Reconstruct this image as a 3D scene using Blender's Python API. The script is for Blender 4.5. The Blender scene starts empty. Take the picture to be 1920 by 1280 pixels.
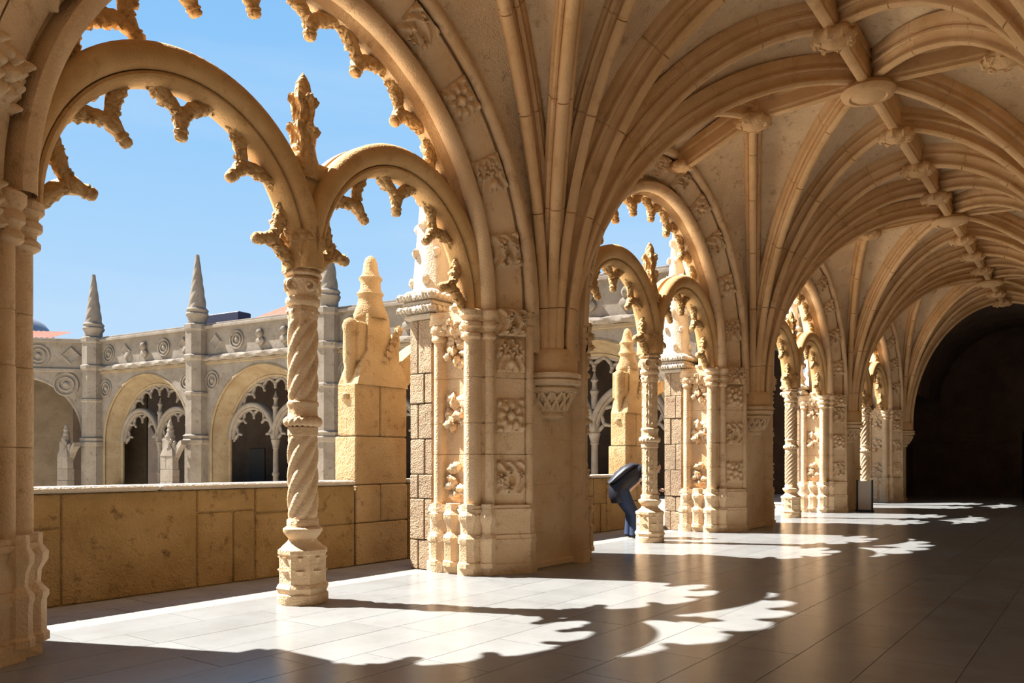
import bpy, math, random
import numpy as np
from mathutils import Vector, Matrix

# ------------------------------------------------------------------ camera, sky, sun, exposure
SC = bpy.context.scene
COL = SC.collection
V_X, HOR, FPX, CAM_H = 2070.0, 868.0, 1500.0, 1.5
YAW = math.atan((V_X - 960.0) / FPX)
CAM_X = CAM_H * math.cos(YAW) / (260.0 / 1502.0)

cam_d = bpy.data.cameras.new('camera')
cam = bpy.data.objects.new('camera', cam_d)
COL.objects.link(cam)
cam_d.sensor_width = 36.0
cam_d.lens = FPX / 1920.0 * 36.0
cam_d.shift_y = (HOR - 640.0) / 1920.0
cam_d.clip_end = 500.0
cam.location = (CAM_X, 0.0, CAM_H)
cam.rotation_euler = (math.radians(90), 0, YAW)
SC.camera = cam

SUN_DIR = Vector((0.71, 0.30, -1.0)).normalized()      # way the light travels
world = bpy.data.worlds.new('sky')
SC.world = world
world.use_nodes = True
wn = world.node_tree
wn.nodes.clear()
w_out = wn.nodes.new('ShaderNodeOutputWorld')
w_bg = wn.nodes.new('ShaderNodeBackground')
w_geo = wn.nodes.new('ShaderNodeTexCoord')
w_sep = wn.nodes.new('ShaderNodeSeparateXYZ')
w_ramp = wn.nodes.new('ShaderNodeValToRGB')
w_ramp.color_ramp.elements[0].position = 0.0
w_ramp.color_ramp.elements[0].color = (0.60, 0.79, 0.97, 1)
w_ramp.color_ramp.elements[1].position = 1.0
w_ramp.color_ramp.elements[1].color = (0.13, 0.33, 0.80, 1)
w_mid = w_ramp.color_ramp.elements.new(0.42)
w_mid.color = (0.28, 0.58, 0.955, 1)
w_noise = wn.nodes.new('ShaderNodeTexNoise')           # faint high haze
w_map = wn.nodes.new('ShaderNodeMapping')
w_map.inputs['Scale'].default_value = (1.0, 1.0, 5.0)
w_noise.inputs['Scale'].default_value = 1.6
w_noise.inputs['Detail'].default_value = 5.0
w_hr = wn.nodes.new('ShaderNodeMapRange')
w_hr.inputs['From Min'].default_value = 0.45
w_hr.inputs['From Max'].default_value = 0.85
w_hr.inputs['To Max'].default_value = 0.5
w_mix = wn.nodes.new('ShaderNodeMix')
w_mix.data_type = 'RGBA'
w_mix.inputs[7].default_value = (0.72, 0.84, 0.97, 1)
w_bg.inputs['Strength'].default_value = 0.50
wn.links.new(w_geo.outputs['Generated'], w_sep.inputs[0])
wn.links.new(w_sep.outputs['Z'], w_ramp.inputs[0])
wn.links.new(w_geo.outputs['Generated'], w_map.inputs[0])
wn.links.new(w_map.outputs[0], w_noise.inputs['Vector'])
wn.links.new(w_noise.outputs[0], w_hr.inputs['Value'])
wn.links.new(w_hr.outputs[0], w_mix.inputs[0])
wn.links.new(w_ramp.outputs[0], w_mix.inputs[6])
wn.links.new(w_mix.outputs[2], w_bg.inputs['Color'])
wn.links.new(w_bg.outputs[0], w_out.inputs['Surface'])

sun_d = bpy.data.lights.new('sun', 'SUN')
sun_d.energy = 10.8
sun_d.angle = math.radians(0.55)
sun_d.color = (1.0, 0.965, 0.90)
sun = bpy.data.objects.new('sun', sun_d)
COL.objects.link(sun)
sun.rotation_euler = SUN_DIR.to_track_quat('-Z', 'Y').to_euler()
sun.location = (-20, -10, 30)

SC.view_settings.view_transform = 'Standard'
SC.view_settings.look = 'None'
SC.view_settings.gamma = 1.0
SC.view_settings.exposure = 1.02
SC.view_settings.use_curve_mapping = False

# ------------------------------------------------------------------ helpers
PI = math.pi
R_ = math.radians
rng = random.Random(7)


class MB:
    """collects geometry for one mesh"""
    def __init__(self):
        self.v, self.f = [], []

    def add(self, verts, faces):
        o = len(self.v)
        self.v.extend([tuple(p) for p in verts])
        self.f.extend([tuple(i + o for i in q) for q in faces])
        return self

    def grid(self, rows, cu=False, cv=False, capu=False):
        n, m = len(rows), len(rows[0])
        vs = [p for r in rows for p in r]
        fs = []
        for i in range(n if cu else n - 1):
            for j in range(m if cv else m - 1):
                a, b = i, (i + 1) % n
                c, d = j, (j + 1) % m
                fs.append((a * m + c, a * m + d, b * m + d, b * m + c))
        if capu:
            fs.append(tuple(range(m - 1, -1, -1)))
            fs.append(tuple((n - 1) * m + j for j in range(m)))
        return self.add(vs, fs)

    def box(self, x0, x1, y0, y1, z0, z1, b=0.0):
        if b <= 0:
            vs = [(x, y, z) for x in (x0, x1) for y in (y0, y1) for z in (z0, z1)]
            return self.add(vs, [(0, 1, 3, 2), (4, 6, 7, 5), (0, 4, 5, 1), (2, 3, 7, 6), (0, 2, 6, 4), (1, 5, 7, 3)])
        rows = []
        for z, e in ((z0, b), (z0 + b, 0), (z1 - b, 0), (z1, b)):
            rows.append([(x0 + e + b, y0 + e, z), (x1 - e - b, y0 + e, z), (x1 - e, y0 + e + b, z), (x1 - e, y1 - e - b, z),
                         (x1 - e - b, y1 - e, z), (x0 + e + b, y1 - e, z), (x0 + e, y1 - e - b, z), (x0 + e, y0 + e + b, z)])
        return self.grid(rows, cv=True, capu=True)

    def lathe(self, prof, n=24, c=(0, 0, 0), rot=0.0, mod=None, sq=None):
        rows = []
        for (r, z) in prof:
            row = []
            for k in range(n):
                a = rot + 2 * PI * k / n
                rr = r if mod is None else r * mod(a, z)
                row.append((c[0] + rr * math.cos(a), c[1] + rr * math.sin(a), c[2] + z))
            rows.append(row)
        return self.grid(rows, cv=True, capu=True)

    def tube(self, path, radii, n=10, lump=0.0, seed=0, flat=None):
        """tube along path; radii number or list; lump = knobbly relief; flat = scale of the ring along world x"""
        P = [Vector(p) for p in path]
        rows = []
        rr = random.Random(seed)
        ph = rr.random() * 6
        ref = Vector((1, 0, 0))
        for i, p in enumerate(P):
            t = (P[min(i + 1, len(P) - 1)] - P[max(i - 1, 0)]).normalized()
            r0 = ref if abs(t.dot(ref)) < 0.95 else Vector((0, 0, 1))
            b = (r0 - t * t.dot(r0)).normalized()
            n2 = t.cross(b)
            r = radii[i] if isinstance(radii, (list, tuple)) else radii
            row = []
            for k in range(n):
                a = 2 * PI * k / n
                q = r * (1 + lump * math.sin(3 * a + i * 1.9 + ph) * math.cos(i * 1.3 + ph + a))
                row.append(p + b * (q * math.cos(a) * (flat or 1.0)) + n2 * (q * math.sin(a)))
            rows.append(row)
        return self.grid(rows, cv=True, capu=True)

    def blob(self, c, r, seed=0, lump=0.25, n=8, m=6):
        rr = random.Random(seed)
        a0, a1, a2 = rr.random() * 6, rr.random() * 6, rr.random() * 6
        if not isinstance(r, (tuple, list)):
            r = (r, r, r)
        rows = []
        for i in range(m + 1):
            th = PI * (0.02 + 0.96 * i / m)
            row = []
            for k in range(n):
                a = 2 * PI * k / n
                q = 1 + lump * math.sin(2 * a + a0 + 3 * th) * math.sin(2 * th + a1) + lump * 0.5 * math.sin(4 * a + a2)
                row.append((c[0] + r[0] * q * math.sin(th) * math.cos(a), c[1] + r[1] * q * math.sin(th) * math.sin(a), c[2] + r[2] * q * math.cos(th)))
            rows.append(row)
        return self.grid(rows, cv=True, capu=True)

    def prism(self, poly, z0, z1):
        n = len(poly)
        vs = [(x, y, z0) for x, y in poly] + [(x, y, z1) for x, y in poly]
        fs = [(i, (i + 1) % n, n + (i + 1) % n, n + i) for i in range(n)]
        fs += [tuple(range(n - 1, -1, -1)), tuple(range(n, 2 * n))]
        return self.add(vs, fs)

    def mesh(self, name, smooth=True, angle=40):
        me = bpy.data.meshes.new(name)
        me.from_pydata(self.v, [], self.f)
        me.update()
        if smooth:
            me.polygons.foreach_set('use_smooth', [True] * len(me.polygons))
            me.set_sharp_from_angle(angle=R_(angle))
        return me

    def obj(self, name, mat, parent=None, smooth=True, angle=40):
        return place(self.mesh(name, smooth, angle), name, mat, parent)


def place(me, name, mat, parent=None, mx=None):
    o = bpy.data.objects.new(name, me)
    COL.objects.link(o)
    if mat is not None and len(me.materials) == 0:
        me.materials.append(mat)
    if parent is not None:
        o.parent = parent
    if mx is not None:
        o.matrix_basis = mx
    return o


def empty(name, loc=(0, 0, 0), rz=0.0, sc=1.0):
    o = bpy.data.objects.new(name, None)
    COL.objects.link(o)
    o.location = loc
    o.rotation_euler = (0, 0, rz)
    o.scale = (sc, sc, sc)
    o.empty_display_size = 0.2
    return o


def tag(o, label, cat=None, group=None, kind=None):
    if label:
        o['label'] = label
    if cat:
        o['category'] = cat
    if group:
        o['group'] = group
    if kind:
        o['kind'] = kind
    return o


def copy_tree(o, parent=None):
    c = o.copy()
    COL.objects.link(c)
    c.parent = parent
    for ch in o.children:
        copy_tree(ch, c)
    return c


def frame(org, ex, ey, ez):
    m = Matrix.Identity(4)
    for i, e in enumerate((ex, ey, ez)):
        m[0][i], m[1][i], m[2][i] = e
    m[0][3], m[1][3], m[2][3] = org
    return m


def roll(Rc, xc, r, a0=-110, a1=110, n=9):
    return [(Rc - r * math.cos(R_(a0 + (a1 - a0) * k / (n - 1))), xc + r * math.sin(R_(a0 + (a1 - a0) * k / (n - 1)))) for k in range(n)]


# ------------------------------------------------------------------ materials
def nd(t, kind, **kw):
    n = t.nodes.new(kind)
    for k, v in kw.items():
        if k in n.inputs.keys():
            n.inputs[k].default_value = v
        else:
            setattr(n, k, v)
    return n


def stone(name, c1, c2, c3, rough=0.85, bump=0.35, scale=1.0, spec=0.3, stain=0.5, rnd=0.0, rock=0.5):
    """c1 main, c2 blotches, c3 dark stains with a shape of their own"""
    m = bpy.data.materials.new(name)
    m.use_nodes = True
    t = m.node_tree
    t.nodes.clear()
    L = t.links.new
    out = nd(t, 'ShaderNodeOutputMaterial')
    b = nd(t, 'ShaderNodeBsdfPrincipled')
    b.inputs['Roughness'].default_value = rough
    b.inputs['Specular IOR Level'].default_value = spec
    L(b.outputs[0], out.inputs['Surface'])
    geo = nd(t, 'ShaderNodeNewGeometry')
    n1 = nd(t, 'ShaderNodeTexNoise', Scale=1.3 * scale, Detail=3.0, Roughness=0.6)
    n2 = nd(t, 'ShaderNodeTexNoise', Scale=5.0 * scale, Detail=4.0, Roughness=0.72)
    n3 = nd(t, 'ShaderNodeTexNoise', Scale=42.0 * scale, Detail=1.5, Roughness=0.65)
    for n in (n1, n2, n3):
        L(geo.outputs['Position'], n.inputs['Vector'])
    r1 = nd(t, 'ShaderNodeMapRange')
    r1.inputs['From Min'].default_value = 0.38
    r1.inputs['From Max'].default_value = 0.66
    L(n1.outputs[0], r1.inputs['Value'])
    r2 = nd(t, 'ShaderNodeMapRange')
    r2.inputs['From Min'].default_value = 0.56
    r2.inputs['From Max'].default_value = 0.74
    r2.inputs['To Max'].default_value = stain
    L(n2.outputs[0], r2.inputs['Value'])
    mx = nd(t, 'ShaderNodeMix', data_type='RGBA')
    mx.inputs[6].default_value = (*c1, 1)
    mx.inputs[7].default_value = (*c2, 1)
    L(r1.outputs[0], mx.inputs[0])
    mx2 = nd(t, 'ShaderNodeMix', data_type='RGBA')
    L(mx.outputs[2], mx2.inputs[6])
    mx2.inputs[7].default_value = (*c3, 1)
    L(r2.outputs[0], mx2.inputs[0])
    col = mx2.outputs[2]
    if rnd > 0:
        oi = nd(t, 'ShaderNodeObjectInfo')
        mr = nd(t, 'ShaderNodeMapRange')
        mr.inputs['To Min'].default_value = 1 - rnd
        mr.inputs['To Max'].default_value = 1 + rnd
        L(oi.outputs['Random'], mr.inputs['Value'])
        hs = nd(t, 'ShaderNodeHueSaturation')
        L(mr.outputs[0], hs.inputs['Value'])
        L(col, hs.inputs['Color'])
        col = hs.outputs[0]
    L(col, b.inputs['Base Color'])
    ad = nd(t, 'ShaderNodeMath', operation='MULTIPLY_ADD')
    L(n2.outputs[0], ad.inputs[0])
    ad.inputs[1].default_value = rock
    L(n3.outputs[0], ad.inputs[2])
    bp = nd(t, 'ShaderNodeBump')
    bp.inputs['Strength'].default_value = bump
    bp.inputs['Distance'].default_value = 0.03
    L(ad.outputs[0], bp.inputs['Height'])
    L(bp.outputs[0], b.inputs['Normal'])
    return m


def carved(name, c1, c2, c3, vs=16.0, strength=0.8):
    """stone with small chiselled leaf relief"""
    m = stone(name, c1, c2, c3, bump=0.3)
    t = m.node_tree
    L = t.links.new
    geo = [n for n in t.nodes if n.type == 'NEW_GEOMETRY'][0]
    b = [n for n in t.nodes if n.type == 'BSDF_PRINCIPLED'][0]
    old = [n for n in t.nodes if n.type == 'BUMP'][0]
    ns = nd(t, 'ShaderNodeTexNoise', Scale=7.0, Detail=2.0)
    L(geo.outputs['Position'], ns.inputs['Vector'])
    mxv = nd(t, 'ShaderNodeMix', data_type='RGBA')
    mxv.inputs[0].default_value = 0.12
    L(geo.outputs['Position'], mxv.inputs[6])
    L(ns.outputs['Color'], mxv.inputs[7])
    vo = nd(t, 'ShaderNodeTexVoronoi', Scale=vs)
    L(mxv.outputs[2], vo.inputs['Vector'])
    bp = nd(t, 'ShaderNodeBump')
    bp.invert = True
    bp.inputs['Strength'].default_value = strength
    bp.inputs['Distance'].default_value = 0.05
    L(vo.outputs['Distance'], bp.inputs['Height'])
    L(old.outputs[0], bp.inputs['Normal'])
    L(bp.outputs[0], b.inputs['Normal'])
    return m


def plain(name, c, rough=0.6, spec=0.4, metal=0.0):
    m = bpy.data.materials.new(name)
    m.use_nodes = True
    t = m.node_tree
    b = t.nodes['Principled BSDF']
    b.inputs['Roughness'].default_value = rough
    b.inputs['Specular IOR Level'].default_value = spec
    b.inputs['Metallic'].default_value = metal
    nz = nd(t, 'ShaderNodeTexNoise', Scale=9.0, Detail=4.0)
    mx = nd(t, 'ShaderNodeMix', data_type='RGBA')
    mx.inputs[6].default_value = (*[q * 0.8 for q in c], 1)
    mx.inputs[7].default_value = (*[min(1, q * 1.15) for q in c], 1)
    t.links.new(nz.outputs[0], mx.inputs[0])
    t.links.new(mx.outputs[2], b.inputs['Base Color'])
    return m


M = {}
WARM1, WARM2, WARM3 = (0.70, 0.50, 0.305), (0.60, 0.395, 0.215), (0.31, 0.17, 0.07)
M['stone'] = stone('warm_limestone', WARM1, WARM2, WARM3, stain=0.6, bump=0.5)
GOLD = ((0.57, 0.36, 0.165), (0.47, 0.27, 0.105), (0.24, 0.12, 0.035))
M['tracery'] = stone('golden_limestone', *GOLD, stain=0.5)
M['weathered'] = stone('weathered_limestone', (0.430, 0.307, 0.195), (0.339, 0.229, 0.144), (0.169, 0.098, 0.053), stain=0.85, bump=1.0, scale=1.4, rock=1.6, rnd=0.10)
M['carved'] = carved('carved_limestone', *GOLD)
M['web'] = stone('vault_web_stone', (0.742, 0.548, 0.337), (0.641, 0.447, 0.270), (0.355, 0.211, 0.109), bump=0.8, scale=1.1, stain=0.85, rock=1.5)
M['rib'] = stone('vault_rib_stone', (0.656, 0.423, 0.224), (0.559, 0.336, 0.152), (0.336, 0.176, 0.064), stain=0.5, scale=0.8)
M['backwall'] = stone('back_wall_limestone', (0.90, 0.77, 0.57), (0.86, 0.71, 0.50), (0.66, 0.50, 0.33), stain=0.3)
M['coping'] = stone('worn_coping_stone', (0.490, 0.428, 0.346), (0.440, 0.377, 0.296), (0.264, 0.220, 0.170), stain=0.5, bump=0.5)
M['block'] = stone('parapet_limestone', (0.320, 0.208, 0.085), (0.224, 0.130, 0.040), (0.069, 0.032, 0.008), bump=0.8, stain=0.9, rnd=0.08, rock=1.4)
M['post'] = stone('golden_post_limestone', (0.430, 0.301, 0.155), (0.344, 0.215, 0.095), (0.138, 0.069, 0.026), bump=0.8, stain=0.8, rnd=0.06, rock=1.4)
M['pale'] = stone('pale_limestone', (0.183, 0.151, 0.118), (0.142, 0.113, 0.086), (0.054, 0.042, 0.033), stain=0.85, bump=0.7)
M['palecarve'] = carved('pale_carved_limestone', (0.266, 0.225, 0.178), (0.213, 0.172, 0.130), (0.089, 0.071, 0.054), vs=9.0, strength=0.9)
M['gloom'] = stone('shaded_gallery_stone', (0.07, 0.046, 0.03), (0.05, 0.03, 0.02), (0.025, 0.016, 0.012), stain=0.6)  # shade of the far gallery interiors put into the stone colour
M['shade_stone'] = stone('shade_dark_limestone', (0.13, 0.094, 0.06), (0.10, 0.07, 0.042), (0.05, 0.034, 0.02), stain=0.6)  # limestone darkened in colour for the shade inside the far left corner
M['ochre'] = stone('ochre_limestone', (0.20, 0.148, 0.086), (0.16, 0.11, 0.058), (0.07, 0.05, 0.03), stain=0.7, bump=0.6)
M['floor'] = stone('polished_floor_slab', (0.227, 0.234, 0.233), (0.198, 0.199, 0.196), (0.155, 0.150, 0.143), rough=0.22, spec=0.5, bump=0.04, stain=0.4, rnd=0.06)
M['oldfloor'] = stone('worn_floor_stone', (0.277, 0.252, 0.220), (0.233, 0.201, 0.170), (0.126, 0.098, 0.076), rough=0.7, bump=0.6, stain=0.8, scale=1.6)
M['joint'] = plain('dark_joint', (0.09, 0.065, 0.05), 0.9)
M['dark'] = stone('shade_dark_wall_stone', (0.16, 0.10, 0.07), (0.11, 0.065, 0.045), (0.05, 0.03, 0.025), stain=0.6)  # stone colour darkened to stand for the shade of the corner bay
M['doorwood'] = plain('dark_oak', (0.02, 0.014, 0.01), 0.6)
M['ground'] = stone('court_gravel', (0.90, 0.80, 0.64), (0.86, 0.75, 0.58), (0.66, 0.56, 0.43), bump=0.6)
M['tile'] = stone('clay_roof_tile', (0.231, 0.092, 0.055), (0.189, 0.071, 0.042), (0.092, 0.042, 0.029), stain=0.5)
M['slate'] = plain('grey_dome_lead', (0.20, 0.21, 0.24), 0.5)
M['navy'] = plain('navy_sheet_metal', (0.012, 0.010, 0.035), 0.5)

# ------------------------------------------------------------------ layout numbers (metres)
C = [5.61, 13.83, 22.40, 30.90]                  # centre of each bay
CB = -2.75                                       # the bay the camera stands beside
P = [1.43, 9.72, 18.12, 26.65, 35.10]            # pier centres between the bays
PB = -6.9
SPR = 3.57                                       # springing of the arches
KZ = 1.06                                        # the big arches are a little taller than round
RIDGE_X, RIDGE_Z, WALL_X = 3.9, 7.95, 7.22
BAYS = [(PB, P[0], CB), (P[0], P[1], C[0]), (P[1], P[2], C[1]), (P[2], P[3], C[2]), (P[3], P[4], C[3])]
NEAR = ['beside the viewer', 'of the nearest bay', 'of the second bay', 'of the third bay', 'of the farthest bay']

# ------------------------------------------------------------------ setting: floor
floor = empty('floor')
tag(floor, 'polished pale stone slab floor of the vaulted gallery', kind='structure')
base = MB().box(-2.6, WALL_X, -7.2, 44.0, -0.3, -0.006)
base.obj('floor_bed', M['joint'], floor, smooth=False)
slabs, slab_mesh = [], {}
edges = [-0.55]
while edges[-1] < WALL_X - 0.3:
    edges.append(edges[-1] + rng.choice([0.53, 0.56, 0.62, 0.58]))
edges[-1] = WALL_X
for i in range(len(edges) - 1):
    y = -7.2 + rng.random()
    while y < 44:
        ln = rng.choice([0.9, 1.15, 1.4, 1.7])
        slabs.append((edges[i], edges[i + 1], y, min(y + ln, 44.0)))
        y += ln


def pix(p):
    fx, fy = -math.sin(YAW), math.cos(YAW)
    d = Vector(p) - Vector((CAM_X, 0, CAM_H))
    z = d.x * fx + d.y * fy
    if z < 0.3:
        return None
    return 960 + FPX * (d.x * fy - d.y * fx) / z, HOR - FPX * d.z / z, z


def slab_size(s):
    q = pix(((s[0] + s[1]) / 2, (s[2] + s[3]) / 2, 0))
    if q is None or not (-150 < q[0] < 2070) or q[1] > 1380:
        return 0
    return (s[1] - s[0]) * (s[3] - s[2]) / q[2] ** 3


slabs.sort(key=slab_size, reverse=True)
rest = MB()
for k, (x0, x1, y0, y1) in enumerate(slabs):
    g = 0.003
    if k < 300 and slab_size(slabs[k]) > 0:
        key = (round(x1 - x0, 3), round(y1 - y0, 3))
        if key not in slab_mesh:
            w, l = key
            slab_mesh[key] = MB().box(-w / 2 + g, w / 2 - g, -l / 2 + g, l / 2 - g, -0.05, 0.0).mesh('floor_slab', False)
        place(slab_mesh[key], 'floor_slab', M['floor'], floor, Matrix.Translation(((x0 + x1) / 2, (y0 + y1) / 2, rng.uniform(-0.0005, 0.0005))))
    else:
        rest.box(x0 + g, x1 - g, y0 + g, y1 - g, -0.05, 0.0)
tag(rest.obj('floor_slabs_beyond', M['floor'], floor, smooth=False), None, kind='stuff')
# worn outer walkway along the parapet
k = 0
y = -7.2
while y < 36:
    ln = rng.choice([1.1, 1.6, 2.0])
    for (xa, xb) in ((-2.6, -1.25), (-1.25, -0.55)):
        yy = y + (0.4 if xa < -2 else 0)
        MB().box(xa + 0.006, xb - 0.006, yy + 0.006, yy + ln - 0.006, -0.05, rng.uniform(-0.004, 0.002), 0.004).obj('walkway_stone', M['oldfloor'], floor, smooth=False)
    y += ln
terr = MB().prism([(-2.6, 19.5), (-2.6, 36.0), (-8.0, 36.0), (-8.0, 27.5), (-5.5, 21.0)], -0.3, 0.0)
tag(terr.obj('floor', M['oldfloor'], None, smooth=False), 'pale corner terrace paving seen beyond the third opening', kind='structure')

# ------------------------------------------------------------------ setting: right wall, end walls
wr = MB().box(WALL_X, WALL_X + 0.6, -7.4, 44.0, 0, 9.6)
tag(wr.obj('wall_right', M['backwall'], None, smooth=False), 'plain limestone back wall of the gallery', kind='structure')
wb = MB().box(-1.0, WALL_X + 0.6, -7.9, -7.3, 0, 9.6)
tag(wb.obj('wall_back', M['stone'], None, smooth=False), 'limestone cross wall closing the gallery behind the viewer', kind='structure')

# ------------------------------------------------------------------ shared ornament meshes
def relief(kind, seed, w=0.40, h=0.46, depth=0.13, n=24):
    """carved square panel, relief in +z, lying in xy"""
    rr = random.Random(seed)
    ph = rr.random() * 6
    lobes = [(rr.uniform(-0.8, 0.8), rr.uniform(-0.8, 0.8), rr.uniform(0.18, 0.34)) for _ in range(9)]
    rows = []
    for i in range(n + 1):
        row = []
        for j in range(n + 1):
            u, v = -1 + 2 * i / n, -1 + 2 * j / n
            r, a = math.hypot(u, v), math.atan2(v, u)
            if kind == 0:      # rosette with ball centre and radiating leaves
                hgt = 0.75 * math.exp(-((r - 0.62) / 0.28) ** 2) * (0.35 + 0.65 * math.cos(4 * a + ph) ** 2)
                hgt = max(hgt, 1.0 * math.sqrt(max(0, 1 - (r / 0.30) ** 2)) if r < 0.30 else 0)
                hgt = max(hgt, 0.8 * math.exp(-((r - 1.12) / 0.16) ** 2) * math.cos(6 * a + ph * 2) ** 2)
            elif kind == 1:    # tangled leaves
                hgt = 0
                for (lx, ly, lr) in lobes:
                    q = math.hypot(u - lx, v - ly) / lr
                    if q < 1:
                        hgt = max(hgt, (0.55 + 0.45 * math.cos(5 * math.atan2(v - ly, u - lx) + lx * 9)) * math.sqrt(1 - q * q))
                hgt = max(hgt, 0.5 * abs(math.sin(4 * u + 3 * v * v + ph)) ** 2)
            else:              # two curling leaves over a boss
                hgt = 0.9 * math.sqrt(max(0, 1 - ((u / 0.35) ** 2 + ((v + 0.5) / 0.28) ** 2))) if (u / 0.35) ** 2 + ((v + 0.5) / 0.28) ** 2 < 1 else 0
                for s in (-1, 1):
                    q = math.hypot(u - s * 0.45, v - 0.25)
                    hgt = max(hgt, 0.9 * math.exp(-((q - 0.33) / 0.13) ** 2) * (0.6 + 0.4 * math.cos(7 * math.atan2(v - 0.25, u - s * 0.45))))
                hgt = max(hgt, 0.45 * math.cos(3 * v + 6 * abs(u)) ** 2)
            e = min(1, (1 - max(abs(u), abs(v))) / 0.07)
            row.append((u * w / 2, v * h / 2, depth * max(0, hgt) * max(0, e) + 0.004))
        rows.append(row)
    mb = MB().grid(rows)
    return mb.mesh('carved_panel', True, 75)


RELIEF = [relief(0, 1), relief(1, 2), relief(2, 3), relief(0, 5), relief(1, 9)]
for me in RELIEF:
    me.materials.append(M['stone'])


def cusp_mesh(arm, reach, drop, r, seed):
    """pendant cusp: two leafy arms curving off the arch (local z = inward, y = along arch) meeting in a drop"""
    mb = MB()
    rr = random.Random(seed)
    for s in (-1, 1):
        path, rad = [], []
        for k in range(13):
            t = k / 12
            y = s * arm * (1 - t)
            z = -0.03 + (reach + 0.03) * t ** 1.45
            path.append((0, y, z))
            rad.append(r * (0.95 + 0.2 * math.sin(t * PI)))
        mb.tube(path, rad, 9, lump=0.28, seed=seed + s)
        for k in range(4):       # curling leaves on the hollow side
            t = 0.2 + 0.2 * k
            y = s * arm * (1 - t)
            z = -0.03 + (reach + 0.03) * t ** 1.45
            mb.blob((rr.uniform(-0.03, 0.03), y - s * 0.0, z + r * 0.85), (r * 0.85, r * 0.65, r * 0.6), seed * 7 + k, 0.3)
    prof = [(0.001, reach - 0.03), (r * 1.25, reach), (r * 1.35, reach + drop * 0.22), (r * 1.0, reach + drop * 0.42), (r * 0.95, reach + drop * 0.55),
            (r * 1.15, reach + drop * 0.60), (r * 1.15, reach + drop * 0.66), (r * 0.9, reach + drop * 0.7), (r * 1.05, reach + drop * 0.82), (r * 0.8, reach + drop * 0.95), (0.001, reach + drop)]
    mb.lathe(prof, 12, mod=lambda a, z: 1 + 0.12 * math.cos(5 * a + z * 30) * (1 if z < reach + drop * 0.5 else 0))
    return mb.mesh('cusp', True, 60)


CUSP_S = [cusp_mesh(0.42, 0.20, 0.25, 0.060, 3), cusp_mesh(0.43, 0.19, 0.27, 0.058, 8)]
CUSP_B = [cusp_mesh(0.42, 0.19, 0.21, 0.068, 4), cusp_mesh(0.43, 0.18, 0.22, 0.070, 11)]
for me in CUSP_S + CUSP_B:
    me.materials.append(M['carved'])


def arch_pts(prof, cy, cz, kz, phis):
    return [[(x, cy + R * math.cos(f), cz + R * kz * math.sin(f)) for (R, x) in prof] for f in phis]


# ------------------------------------------------------------------ arcade wall with the big arches
ARCH = ([(3.66, -0.48), (3.36, -0.48), (3.31, -0.45), (3.26, -0.40), (2.88, -0.15), (2.83, -0.15), (2.79, -0.12), (2.79, 0.05), (2.84, 0.08), (2.86, 0.13)]
        + roll(2.91, 0.26, 0.115, -75, 105, 10) + [(2.985, 0.27), (3.01, 0.20), (3.04, 0.20), (3.06, 0.34), (3.33, 0.53), (3.335, 0.46), (3.36, 0.46)]
        + roll(3.43, 0.59, 0.075, -80, 120, 8) + [(3.50, 0.50), (3.52, 0.58), (3.66, 0.58), (3.66, 0.45)])


def arcade_bay(i):
    y0, y1, c = BAYS[i]
    w = empty('wall_left')
    tag(w, 'carved limestone arcade wall ' + NEAR[i] + ' with one big round arch', kind='structure')
    n = 56
    phis = [PI * k / n for k in range(n + 1)]
    MB().grid(arch_pts(ARCH, c, SPR, KZ, phis)).obj('arch_moulding', M['stone'], w, angle=50)
    # spandrel: radial strips from the arch to the rectangle of the bay
    top = 9.6
    for (xf, nm) in ((0.50, 'inner'), (-0.46, 'outer')):
        rows = []
        for f in phis:
            a = (xf, c + 3.5 * math.cos(f), SPR + 3.5 * KZ * math.sin(f))
            cs, sn = math.cos(f), math.sin(f)
            ly = (y1 - c) if cs > 0 else (c - y0)
            t = min(ly / abs(cs) if abs(cs) > 1e-6 else 1e9, (top - SPR) / sn if sn > 1e-6 else 1e9)
            b = (xf, c + t * cs, SPR + t * sn)
            rows.append([a, b])
        for k, f in enumerate(phis):      # square the corners
            pass
        mb = MB().grid(rows)
        mb.add([(xf, y1, SPR), (xf, y1, top), (xf, y0, SPR), (xf, y0, top)], [])
        # corner fillers
        for ys in (y0, y1):
            side = [r[1] for r in rows if abs(r[1][1] - ys) < 1e-4]
            tp = [r[1] for r in rows if abs(r[1][2] - top) < 1e-4]
            s1 = max(side, key=lambda q: q[2])
            t1 = min(tp, key=lambda q: abs(q[1] - ys))
            mb.add([s1, (xf, ys, top), t1], [(0, 1, 2)])
        mb.obj('spandrel', M['stone'], w, smooth=False)
    return w


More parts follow.
